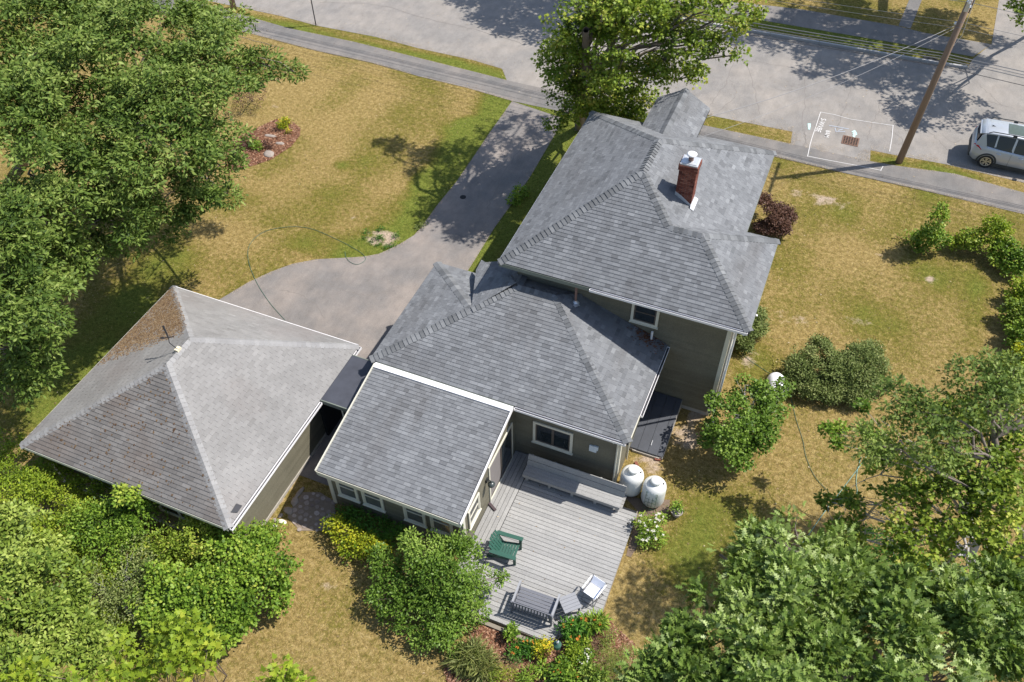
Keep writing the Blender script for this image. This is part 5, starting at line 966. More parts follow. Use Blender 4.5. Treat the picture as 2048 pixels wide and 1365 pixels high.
fl('garden_plant', 'feathery dull green plant in the middle of the left bed', at(1025,1325), [(1022,1325,.25,.26)], 100, .07, SH_NEEDLE, 'leaf_olive', 203)
fl('garden_plant', 'broad leafed light green plant against the deck edge', at(1020,1275), [(1020,1270,.3,.16),(1025,1258,.35,.12)], 120, .09, SH_OVAL, 'leaf_mid', 204)
fl('flowering_plant', 'dark leafed plant with a few deep orange blooms by the deck edge', at(1045,1295), [(1045,1300,.22,.28),(1060,1290,.3,.18),(1030,1305,.2,.2)], 100, .08, SH_OVAL, 'leaf_fern', 205, (9,.05,'petal_orange'))
fl('flowering_plant', 'yellow and orange flowering mound next to the diagonal deck corner', at(1083,1310), [(1080,1300,.28,.24),(1092,1290,.3,.18)], 130, .06, SH_OVAL, 'leaf_yellow', 206, (22,.035,'petal_yellow'))
fl('garden_plant', 'leafy green plant at the bottom centre of the back bed', at(1060,1350), [(1058,1348,.25,.2),(1048,1360,.2,.2)], 110, .10, SH_THIN, 'leaf_mid', 207)
fl('garden_plant', 'small bright green plant in the mulch left of the feeder pole base', at(1083,1335), [(1085,1338,.2,.16)], 120, .09, SH_OVAL, 'leaf_mid', 208)
fl('daylily_clump', 'dark leafed clump with bright orange blooms spilling over the deck corner', at(1145,1265), [(1135,1258,.4,.22),(1155,1250,.45,.26),(1150,1275,.3,.26)], 90, .15, SH_THIN, 'leaf_fern', 209, (9,.05,'petal_orange'))
fl('daylily_clump', 'tall grassy green clump with pale orange blooms at the deck edge', at(1180,1262), [(1180,1248,.4,.26),(1198,1245,.4,.22)], 90, .18, SH_THIN, 'leaf_mid', 210, (6,.05,'petal_orange'))
fl('garden_plant', 'light green mound right of the feeder pole', at(1150,1305), [(1148,1300,.3,.28),(1165,1290,.25,.2),(1140,1320,.25,.22)], 120, .07, SH_OVAL, 'leaf_lime', 211)
fl('flowering_plant', 'cream speckled plant in the centre of the right bed', at(1165,1325), [(1165,1322,.25,.28),(1175,1310,.2,.2)], 110, .06, SH_OVAL, 'leaf_mid', 212, (26,.025,'petal_white'))
fl('garden_plant', 'dried brown seed heads in the right half of the back bed', at(1185,1285), [(1185,1280,.2,.22),(1195,1290,.15,.18)], 90, .05, SH_THIN, 'petal_brown', 213)
fl('garden_plant', 'silvery sage green spire plant near the right end of the back bed', at(1215,1285), [(1213,1275,.35,.22),(1225,1265,.35,.14),(1215,1295,.2,.2)], 120, .06, SH_THIN, 'leaf_blue', 214)
fl('low_conifer', 'dark spreading low conifer at the right end of the back bed', at(1225,1325), [(1215,1320,.3,.32),(1240,1325,.3,.34),(1225,1345,.2,.3),(1255,1305,.25,.24)], 150, .06, SH_NEEDLE, 'leaf_blue', 215, None, 9)
fl('flowering_plant', 'green plant with tiny orange blooms at the bottom of the right bed', at(1130,1345), [(1125,1340,.3,.3),(1115,1355,.25,.25),(1145,1355,.25,.25)], 110, .09, SH_OVAL, 'leaf_mid', 216, (8,.03,'petal_orange'))
fl('garden_plant', 'pale green broad leafed plant at the bottom edge beside the low conifer', at(1180,1355), [(1180,1350,.25,.3),(1200,1360,.25,.25)], 90, .10, SH_OVAL, 'leaf_blue', 217)
fl('flowering_plant', 'small yellow flowering plant at the tip of the front mulch bed', at(565,250), [(566,248,.25,.3),(572,243,.3,.2)], 70, .08, SH_OVAL, 'leaf_yellow', 218, (16,.04,'petal_yellow'))
fl('flowering_plant', 'tiny orange flower sprig in the front mulch bed below the yellow plant', at(576,265), [(576,263,.15,.13)], 70, .06, SH_OVAL, 'leaf_yellow', 219, (5,.04,'petal_yellow'))
fl('garden_plant', 'bright green plant in the shaded end of the front mulch bed', at(510,292), [(508,288,.2,.24),(516,296,.15,.14)], 80, .09, SH_OVAL, 'leaf_mid', 220)
fl('garden_plant', 'dark purple low plant in the shade of the front mulch bed', at(490,292), [(488,288,.2,.34),(478,294,.2,.2)], 80, .07, SH_OVAL, 'leaf_purple', 221)
fl('garden_plant', 'dark purple low plant left of the pale ledge in the front mulch bed', at(532,292), [(530,290,.15,.26),(540,294,.12,.16)], 80, .06, SH_OVAL, 'leaf_purple', 222)
for px_, py_, lab_ in ((748,470,'dark green weeds spreading over the bare patch beside the driveway, left half'),(778,482,'dark green weeds spreading over the bare patch beside the driveway, right half'),(838,455,'low bluish weeds at the driveway edge right of the bare patch')): fl('weeds', lab_, at(px_,py_), [(px_-14,py_-6,.04,.16),(px_+8,py_+8,.04,.15),(px_+14,py_-10,.04,.13),(px_-4,py_+14,.04,.14),(px_-22,py_+8,.04,.12)] if px_ < 800 else [(px_,py_,.05,.16),(px_+10,py_-8,.05,.12)], 130, .06, SH_OVAL, 'leaf_fern' if px_ < 800 else 'leaf_olive', 230+px_ % 7, flat=.4)
fl('weeds', 'sprawling green plants at the wall under the left side of the tall roof', at(1035,395), [(1040,385,.2,.35),(1030,400,.2,.3)], 60, .10, SH_OVAL, 'leaf_mid', 223)
# ---------------------------------------------------------------- propane tanks
M['tank'] = simple('white_tank_paint', (.66, .66, .63), .4, nscale=4, var=.10)
tk = thing('propane_tank', 'white upright propane tank beside the house corner, left of the other', 'propane tank', (-2.62, 16.12, 0), 'upright propane tanks by the deck')
tx, ty = -2.62, 16.12
one('body', M['tank'], lambda b: b.lathe((tx,ty,0), [(.30,.06),(.36,.10),(.385,.2),(.385,.82),(.37,.92),(.31,1.02),(.2,1.08),(.05,1.09)], 36), tk, smooth=True)
one('foot_ring', M['tank'], lambda b: b.lathe((tx,ty,0), [(.27,0),(.27,.1)], 28), tk)
one('lid', M['tank'], lambda b: b.lathe((tx,ty,0), [(.17,1.05),(.175,1.19),(.16,1.225),(.10,1.24),(.02,1.243)], 28), tk, smooth=True)
one('valve', M['dark'], lambda b: b.beam((tx+.25,ty+.06,1.02), (tx+.25,ty+.06,1.1), .03, .05), tk)
t2 = tk.copy(); COL.objects.link(t2); t2.location = (-1.82, 15.98, 0); t2['label'] = 'white upright propane tank with a wire trellis leaning on it, right of the other'
for c_ in list(tk.children): d_ = c_.copy(); COL.objects.link(d_); d_.parent = t2
tr = MB(); x0 = -1.99
for i in range(4): tr.tube([(-2.0+i*.12,15.52,.02),(-2.0+i*.12,15.63,.95)], .006, 5)
for j in range(6): z = .12+j*.16; tr.tube([(-2.0,15.53+z*.115,z),(-1.64,15.53+z*.115,z)], .006, 5)
tag(tr.build('wire_trellis', simple('green_wire', (.03, .09, .05), .6), None), 'green wire grid trellis leaning against the right hand propane tank', 'trellis')
c0 = at(1553, 772, .45); wt = thing('tank', 'small white rounded tank on the lawn half hidden by the lilac', 'tank', (c0.x, c0.y, 0)); ax = (at(1548,745,.45)-at(1556,795,.45)).normalized(); rot = Vector((0,0,1)).rotation_difference(ax).to_matrix()
M['bright'] = simple('bright_white_enamel', (.85, .85, .86), .35, nscale=4, var=.03)
one('body', M['bright'], lambda b: b.lathe(c0-ax*.5, [(.10,0),(.24,.06),(.31,.18),(.31,.82),(.24,.94),(.10,1.0)], 28, axis=rot), wt, smooth=True)
one('leg', M['galv'], lambda b: (b.beam(c0-ax*.3+Vector((0,0,-.45)), c0-ax*.3, .3, .06), b.beam(c0+ax*.3+Vector((0,0,-.45)), c0+ax*.3, .3, .06)), wt)
# potted plant
p = at(1352, 1030); pt = thing('flower_pot', 'round grey pot with a straggly green plant on the lawn beside the tanks', 'plant pot', p)
one('pot', simple('grey_clay', (.30, .27, .24), .85, nscale=10), lambda b: b.lathe(p, [(.12,0),(.17,.18),(.2,.22),(.2,.25),(.17,.25),(.165,.2)], 24), pt)
T, O = lobe_tips([((p.x-.05, p.y+.05, .38), .2)], 130, 9, inner=.1, gap=.1); V, tn = rosettes(T, O, 5, .08, SH_OVAL, 9); np_mesh('foliage', V, [tuple(range(len(SH_OVAL)))], tn, M['leaf_mid'], pt)

# ---------------------------------------------------------------- deck furniture
def frame_axes(a): return Vector((math.cos(a), math.sin(a), 0)), Vector((-math.sin(a), math.cos(a), 0))
# adirondack chair: seat faces right
M['green_wood'] = simple('dark_green_chair_paint', (.022, .085, .060), .5, nscale=8, var=.12)
cpos = at(1012, 1098, DZ+.3); ac = thing('adirondack_chair', 'dark green slatted adirondack chair on the left side of the deck', 'chair', (cpos.x, cpos.y, DZ)); U, Vv = frame_axes(R_(3)); Cc = Vector((cpos.x, cpos.y, DZ)); Zv = Vector((0,0,1))
def L3(u, v, z): return Cc+U*u+Vv*v+Zv*z
for i in range(6): u = -.14+i*.095; z = .26+.018*i; one('seat_slat', M['green_wood'], lambda b: b.beam(L3(u,-.25,z), L3(u,.25,z), .08, .02, up=(0,0,1)), ac)
for i in range(6): v = -.235+i*.094; h = .62-.10*abs(i-2.5)/2.5; one('back_slat', M['green_wood'], lambda b: b.beam(L3(-.17,v,.22), L3(-.17-h*.55,v*1.12,.22+h*.95), .082, .018, up=U), ac)
one('back_rail', M['green_wood'], lambda b: (b.beam(L3(-.36,-.3,.52), L3(-.36,.3,.52), .05, .03), b.beam(L3(-.19,-.27,.24), L3(-.19,.27,.24), .05, .03)), ac)
for s_ in (-1, 1):
    one('armrest', M['green_wood'], lambda b: b.beam(L3(-.42,s_*.34,.53), L3(.44,s_*.35,.55), .13, .022), ac)
    one('leg', M['green_wood'], lambda b: (b.beam(L3(.38,s_*.285,.0), L3(.38,s_*.285,.53), .09, .025, up=Vv), b.beam(L3(.36,s_*.265,.33), L3(-.55,s_*.265,.03), .025, .12)), ac)
# slatted garden bench, seen from behind-right; back towards the camera
M['grey_wood'] = simple('slate_grey_wood', (.125, .13, .15), .7, nscale=8, var=.15); M['light_grey_wood'] = simple('light_grey_wood', (.27, .275, .29), .7, nscale=8, var=.1)
a0, a1 = at(1040, 1190, DZ+.4), at(1103, 1212, DZ+.4); gb = thing('garden_bench', 'slate grey garden bench with a slatted back at the front of the deck', 'bench', ((a0.x+a1.x)/2, (a0.y+a1.y)/2, DZ)); ga = math.atan2(a1.y-a0.y, a1.x-a0.x)
Cc = Vector(((a0.x+a1.x)/2+.02, (a0.y+a1.y)/2-.10, DZ)); U, Vv = frame_axes(ga); hw = .62
for i in range(6): v = -.22+i*.105; one('seat_slat', M['grey_wood'], lambda b: b.beam(L3(-hw+.05,v,.40+.006*i), L3(hw-.05,v,.40+.006*i), .092, .022), gb)
for z in (.16, .44, .70): one('back_rail', M['grey_wood'], lambda b: b.beam(L3(-hw,-.31-.06*(z-.4),z), L3(hw,-.31-.06*(z-.4),z), .03, .06), gb)
for i in range(13): u = -hw+.06+i*(2*hw-.12)/12; one('back_slat', M['grey_wood'], lambda b: b.beam(L3(u,-.30,.18), L3(u,-.33,.69), .05, .016, up=Vv), gb)
for s_ in (-1, 1):
    one('armrest', M['light_grey_wood'], lambda b: b.beam(L3(s_*hw,-.34,.60), L3(s_*hw,.44,.60), .06, .03), gb)
    one('leg', M['grey_wood'], lambda b: (b.beam(L3(s_*hw,-.31,0), L3(s_*hw,-.34,.74), .05, .05), b.beam(L3(s_*hw,.36,0), L3(s_*hw,.36,.59), .05, .05), b.beam(L3(s_*hw,-.30,.36), L3(s_*hw,.34,.38), .04, .06)), gb)
# side table
tp = at(1140, 1206, DZ+.42); stb = thing('side_table', 'small grey slatted side table between the bench and the white chair', 'table', (tp.x, tp.y, DZ)); Cc = Vector((tp.x, tp.y, DZ)); _d = at(1149,1198,DZ+.42)-at(1123,1208,DZ+.42); U, Vv = frame_axes(math.atan2(_d.y, _d.x))
M['mid_grey_wood'] = simple('mid_grey_wood', (.24, .245, .26), .7, nscale=8, var=.12)
for i in range(5): v = -.21+i*.105; one('top_slat', M['mid_grey_wood'], lambda b: b.beam(L3(-.27,v,.42), L3(.27,v,.42), .098, .022), stb)
for su in (-1, 1):
    for sv in (-1, 1): one('leg', M['mid_grey_wood'], lambda b: b.beam(L3(su*.22,sv*.2,0), L3(su*.22,sv*.2,.405), .05, .05), stb)
    one('rail', M['mid_grey_wood'], lambda b: b.beam(L3(su*.22,-.2,.37), L3(su*.22,.2,.37), .02, .06), stb)
one('rail', M['mid_grey_wood'], lambda b: (b.beam(L3(-.22,-.2,.37), L3(.22,-.2,.37), .02, .06), b.beam(L3(-.22,.2,.37), L3(.22,.2,.37), .02, .06)), stb)
# white folding chair
fp_ = at(1186, 1182, DZ+.4); fc = thing('folding_chair', 'white fabric folding lawn chair with thin metal frame near the right deck edge', 'chair', (fp_.x, fp_.y, DZ)); Cc = Vector((fp_.x, fp_.y, DZ)); _d = at(1194,1167,DZ+.4)-at(1178,1188,DZ+.4); U, Vv = frame_axes(math.atan2(_d.y, _d.x))
M['fabric'] = simple('white_chair_fabric', (.82, .83, .90), .8, nscale=25, var=.05); M['tubing'] = simple('grey_metal_tube', (.24, .24, .26), .35, .7)
one('seat', M['fabric'], lambda b: (b.beam(L3(-.20,0,.40), L3(.18,0,.38), .42, .018)), fc); one('backrest', M['fabric'], lambda b: b.beam(L3(.20,0,.41), L3(.34,0,.60), .42, .016, up=U), fc)
for s_ in (-1, 1):
    one('frame', M['tubing'], lambda b: (b.tube([L3(-.22,s_*.23,.40), L3(.20,s_*.23,.385), L3(.36,s_*.23,.63)], .012, 6), b.tube([L3(-.20,s_*.24,.58), L3(-.22,s_*.24,.4), L3(.26,s_*.24,.015)], .012, 6), b.tube([L3(.28,s_*.22,.5), L3(-.26,s_*.22,.015)], .012, 6)), fc)
    one('armrest', M['bright'], lambda b: b.beam(L3(-.22,s_*.255,.6), L3(.3,s_*.255,.6), .04, .02), fc)
one('crossbar', M['tubing'], lambda b: (b.tube([L3(-.26,-.22,.015), L3(-.26,.22,.015)], .011, 6), b.tube([L3(.26,-.24,.015), L3(.26,.24,.015)], .011, 6)), fc)
# bird feeder on its pole
q0 = at(1113, 1314); bf_ = thing('bird_feeder', 'green bird feeder on a thin iron pole in the flower bed', 'bird feeder', q0); top_ = None
q1 = Vector((q0.x, q0.y, 1.45)); one('pole', M['dark'], lambda b: (b.tube([q0, q1, q1+Vector((0,0,.25)), q1+Vector((.05,.1,.3))], .012, 6), b.tube([q0+Vector((0,0,1.15)), q0+Vector((.02,.16,1.2))], .01, 5)), bf_)
z = .78; one('feeder', simple('dark_green_metal', (.03, .09, .06), .5), lambda b: (b.lathe((q0.x,q0.y,z-.12), [(.05,0),(.10,.02),(.10,.2),(.12,.22),(.02,.3)], 14)), bf_); one('seed_tube', M['galv'], lambda b: b.lathe((q0.x,q0.y,z+.17), [(.035,0),(.04,.12),(.01,.15)], 12), bf_)
# hoses
M['hose'] = simple('green_hose', (.045, .12, .085), .45); M['hose2'] = simple('teal_hose', (.16, .34, .29), .45)
def hose(line, m, lab, r_=.0095, z=.02, name='garden_hose'):
    b = MB(); b.tube([Vector((p.x, p.y, z)) for p in smoothline(pts(line), 7)], r_, 6); return tag(b.build(name, M[m], None, smooth=True), lab, 'hose')
hose([(570,641),(540,607),(513,565),(497,522),(500,490),(528,465),(575,455),(620,458),(670,478),(712,500),(728,512),(730,522),(715,530),(700,525),(692,515),(690,504)], 'hose', 'dark green garden hose looping from the garage across lawn and driveway')
hose([(1484,708),(1500,722),(1530,742),(1570,770),(1582,800),(1592,840),(1605,880),(1612,915),(1630,955),(1658,985)], 'hose', 'dark green hose running along the right lawn from the house corner past the white tank', .009)
hose([(1735,910),(1718,935),(1680,985),(1645,1030),(1610,1080),(1570,1125),(1530,1175),(1515,1200)], 'hose2', 'pale teal hose lying diagonally toward the bottom right trees')
hose([(1722,915),(1715,940),(1712,965),(1714,985),(1705,998),(1688,1002)], 'hose2', 'short curl of teal hose beside the leaning maple branch')
b = MB(); r_ = random.Random(2); q = at(1262, 1047, DZ+.12)
b2 = thing('solar_lights', 'tangle of small dark garden ornaments at the deck edge by the white blossoms', 'ornament', (q.x, q.y, DZ))
for i in range(5): p = q+Vector((r_.uniform(-.1, .1), r_.uniform(-.1, .1), 0)); one('ornament', M['dark'], lambda b: (b.tube([p-Vector((0,0,.12)), p+Vector((.03,0,.05))], .008, 5), b.lathe(p+Vector((0,0,.03)), [(.01,0),(.035,.02),(.01,.045)], 8)), b2)

# ---------------------------------------------------------------- utility poles, wires, sign
M['pole'] = simple('brown_pole_wood', (.26, .18, .13), .9, nscale=5, var=.35, sx=(4, 4, .25), bmp=.4)
pb = at(1797, 325); ptop = Vector((pb.x+.36, pb.y+.02, 9.6)); pdir = (ptop-pb)/9.6
def onp(z): return pb+pdir*z
up_ = thing('utility_pole', 'tall brown wooden utility pole at the road edge beside the painted outline', 'utility pole', pb)
one('pole', M['pole'], lambda b: b.tube([onp(0)-Vector((0,0,.3)), onp(4.5), onp(9.6)], [.165, .14, .115], 16), up_, smooth=True)
one('crossarm', M['pole'], lambda b: b.beam(onp(9.2)+Vector((-.15,-1.2,0)), onp(9.2)+Vector((-.15,1.2,0)), .09, .11), up_)
one('ground_wire', M['galv'], lambda b: b.tube([onp(8.5)+Vector((.13,-.1,0)), onp(7.3)+Vector((.2,-.12,0)), onp(6.6)+Vector((.26,-.12,0)), onp(6.1)+Vector((.12,-.13,0))], .012, 5), up_)
for z, dx, dy in ((8.0, .0, -.17), (7.85, .08, -.17), (8.05, -.08, -.15), (7.05, -.18, -.1)): one('insulator', M['bright'], lambda b: b.lathe(onp(z)+Vector((dx,dy,0)), [(.02,-.06),(.05,-.03),(.03,0),(.05,.03),(.02,.06)], 10), up_)
one('service_box', M['galv'], lambda b: b.beam(onp(8.1)+Vector((0,-.14,0)), onp(7.6)+Vector((0,-.14,0)), .16, .08), up_)
one('riser', M['dark'], lambda b: b.tube([onp(7.5)+Vector((.13,.03,0)), onp(9.6)+Vector((.12,.03,0))], .045, 8), up_)
lp = at(468, 17); up2 = thing('utility_pole', 'wooden utility pole at the upper left, only its foot in frame beside the sidewalk', 'utility pole', lp); one('pole', M['pole'], lambda b: b.tube([lp-Vector((0,0,.3)), lp+Vector((-.1,0,4.5)), lp+Vector((-.2,0,9.6))], [.17, .15, .12], 16), up2, smooth=True)
one('crossarm', M['pole'], lambda b: b.beam(lp+Vector((-.2,-1.2,9.2)), lp+Vector((-.2,1.2,9.2)), .09, .11), up2)
M['wire'] = simple('grey_cable', (.22, .22, .23), .5, .3); M['cable'] = simple('dark_cable', (.05, .05, .055), .6)
def wire(p, q, sag, r_, m, lab, n=24, grp='overhead lines along the road'):
    p, q = Vector(p), Vector(q); P = [p.lerp(q, i/n)-Vector((0, 0, sag*4*(i/n)*(1-i/n))) for i in range(n+1)]; b = MB(); b.tube(P, r_, 5); return tag(b.build('power_line', M[m], None), lab, 'power line', grp)
rt2 = Vector((38, -.4, 0))
for z, dy, r_, m, sg, lab in ((5.42,.42,.018,'wire',.45,'upper cable of the thick pair at the pole'),(5.18,.42,.018,'wire',.50,'lower cable of the thick pair at the pole'),(4.85,.42,.014,'cable',.5,'thin lowest line crossing the pole above the far kerb'),(5.42,.16,.014,'wire',.45,'thin line just above the lowest one at the pole'),
                              (7.15,-.15,.008,'wire',.5,'upper thin pale line beside the service drop'),(6.9,-.15,.008,'wire',.5,'lower thin pale line beside the service drop'),(8.0,-.15,.010,'wire',.6,'highest visible line, tied at the white insulator')):
    a = onp(z)+Vector((0, dy, 0)); wire(Vector((lp.x, lp.y+dy, z)), a, sg, r_, m, lab+', left span', 40); wire(a, a+rt2, sg, r_, m, lab+', right span', 24)
for s_, w_ in ((-1.1, 'nearest the house'), (-.4, 'in the middle'), (1.1, 'farthest from the house')): a = onp(9.3)+Vector((-.15, s_, 0)); wire(Vector((lp.x, lp.y+s_, 9.3)), a, .7, .012, 'wire', 'high crossarm line above the frame, '+w_, 40)
for s_, z in ((0, 5.7), (.14, 5.2)):
    a = onp(7.05)+Vector((-.05, -.12, -.9*s_)); hq = at(1395, 240, 5.6) if s_ == 0 else at(1400, 275, 5.4); wire(a, hq, .35, .011 if s_ == 0 else .007, 'wire', 'thick pale service drop from the pole to the street gable of the house' if s_ == 0 else 'thin lower drop wire from the pole to the house', 30, 'service drops to the house')
sp_ = at(632, 51); sg_ = thing('sign_post', 'thin dark sign post on the grass strip at the upper left', 'sign', sp_)
one('post', M['dark'], lambda b: b.tube([sp_, sp_+Vector((-.02, 0, 2.35))], .03, 8), sg_); one('sign', M['galv'], lambda b: b.beam(sp_+Vector((-.26,-.04,2.1)), sp_+Vector((.2,-.04,2.1)), .02, .5), sg_)
# flat marker on the driveway
q = at(926, 395); tag(one('drain_cover', M['dark'], lambda b: b.lathe((q.x,q.y,.006), [(.14,0),(.14,.012),(.02,.014)], 20)), 'small dark round cover set in the driveway', 'cover')

# ---------------------------------------------------------------- parked car
M['car_paint'] = simple('silver_car_paint', (.46, .49, .53), .34, .35, nscale=1, var=.02, spec=.8); M['car_glass'] = simple('car_glass', (.008, .010, .014), .08, spec=.45); M['rubber'] = simple('tyre_rubber', (.022, .022, .023), .85); M['plastic'] = simple('black_plastic', (.035, .04, .04), .7)
M['rim'] = simple('alloy_wheel', (.60, .58, .50), .3, .6); M['tail'] = simple('red_tail_lamp', (.45, .015, .02), .2); M['chrome'] = simple('chrome_strip', (.75, .76, .78), .15, .9)
wc = at(1965, 338); CY = wc.y+.10; CXo = wc.x-.78; car = thing('parked_car', 'silver estate car with roof rails parked on the road beyond the grass strip', 'car', (CXo+2.3, CY+.9, 0))
cw = 1.80
def sec(x, prof):      # cross section at length x; prof = list of (half width, z) bottom to top
    return [Vector((CXo+x, CY+.9-h, z)) for h, z in prof] + [Vector((CXo+x, CY+.9+h, z)) for h, z in prof[::-1]]
SX = [(0.0, [(.55,.42),(.70,.50),(.74,.68),(.70,.80),(.66,.95),(.60,1.02)]), (.06, [(.62,.32),(.80,.42),(.84,.68),(.82,.88),(.76,1.0),(.68,1.10)]), (.22, [(.74,.26),(.87,.34),(.895,.68),(.88,.92),(.82,1.05),(.74,1.16)]), (.45, [(.80,.24),(.90,.32),(.905,.68),(.89,.95),(.84,1.06),(.80,1.14)]),
      (.9, [(.80,.22),(.895,.30),(.905,.66),(.895,.93),(.86,1.02),(.83,1.07)]), (1.8, [(.80,.2),(.90,.3),(.905,.64),(.895,.91),(.87,.98),(.84,1.02)]), (2.9, [(.80,.2),(.90,.3),(.905,.62),(.89,.88),(.86,.95),(.83,.98)]), (3.55, [(.80,.22),(.90,.3),(.90,.62),(.88,.86),(.80,.94),(.70,.98)]), (4.2, [(.78,.24),(.88,.32),(.88,.6),(.84,.8),(.74,.86),(.6,.89)]), (4.55, [(.6,.3),(.74,.36),(.76,.58),(.72,.7),(.62,.76),(.5,.79)]), (4.62, [(.45,.34),(.6,.4),(.62,.55),(.58,.64),(.5,.69),(.4,.71)])]
def loft(b, secs, close=True):
    n = len(secs[0]); vs_ = [v for s in secs for v in s]; b.add(vs_, [(i*n+k, i*n+(k+1) % n, (i+1)*n+(k+1) % n, (i+1)*n+k) for i in range(len(secs)-1) for k in range(n)] + [tuple(range(n-1, -1, -1)), tuple((len(secs)-1)*n+k for k in range(n))])
body = MB(); loft(body, [sec(x, p) for x, p in SX]); cb_ = body.build('body', M['car_paint'], car, smooth=True)
GX = [(.12, [(.66,1.08),(.655,1.12)]), (.28, [(.78,1.10),(.67,1.45)]), (.42, [(.82,1.10),(.64,1.60)]), (1.2, [(.85,1.04),(.64,1.655)]), (2.3, [(.85,1.0),(.64,1.655)]), (2.75, [(.84,.99),(.62,1.60)]), (3.5, [(.72,.97),(.66,1.0)])]
gl = MB(); loft(gl, [sec(x, p) for x, p in GX]); gh = gl.build('cabin_glass', M['car_glass'], car, smooth=False)
RX = [(.16, [(.62,1.55),(.60,1.575)]), (.45, [(.655,1.59),(.60,1.655)]), (1.2, [(.66,1.645),(.58,1.695)]), (2.2, [(.66,1.645),(.58,1.70)]), (2.72, [(.63,1.595),(.55,1.64)])]
rf_ = MB(); loft(rf_, [sec(x, p) for x, p in RX]); rfo = rf_.build('roof', M['car_paint'], car, smooth=True)
one('sunroof', simple('tinted_roof_glass', (.10, .13, .12), .08, spec=1.0), lambda b: b.box(CXo+1.25, CXo+2.3, CY+.9-.42, CY+.9+.42, 1.69, 1.712), rfo)
one('aerial', M['plastic'], lambda b: b.add([(CXo+.55,CY+.9-.03,1.66),(CXo+.72,CY+.9,1.67),(CXo+.55,CY+.9+.03,1.66),(CXo+.54,CY+.9,1.73)], [(0,1,3),(1,2,3),(2,0,3)]), rfo)
one('spoiler', M['car_paint'], lambda b: b.hexa([(CXo+.10,CY+.32,1.50),(CXo+.36,CY+.26,1.585),(CXo+.36,CY+1.54,1.585),(CXo+.10,CY+1.48,1.50),(CXo+.10,CY+.32,1.54),(CXo+.36,CY+.26,1.635),(CXo+.36,CY+1.54,1.635),(CXo+.10,CY+1.48,1.54)]), rfo)
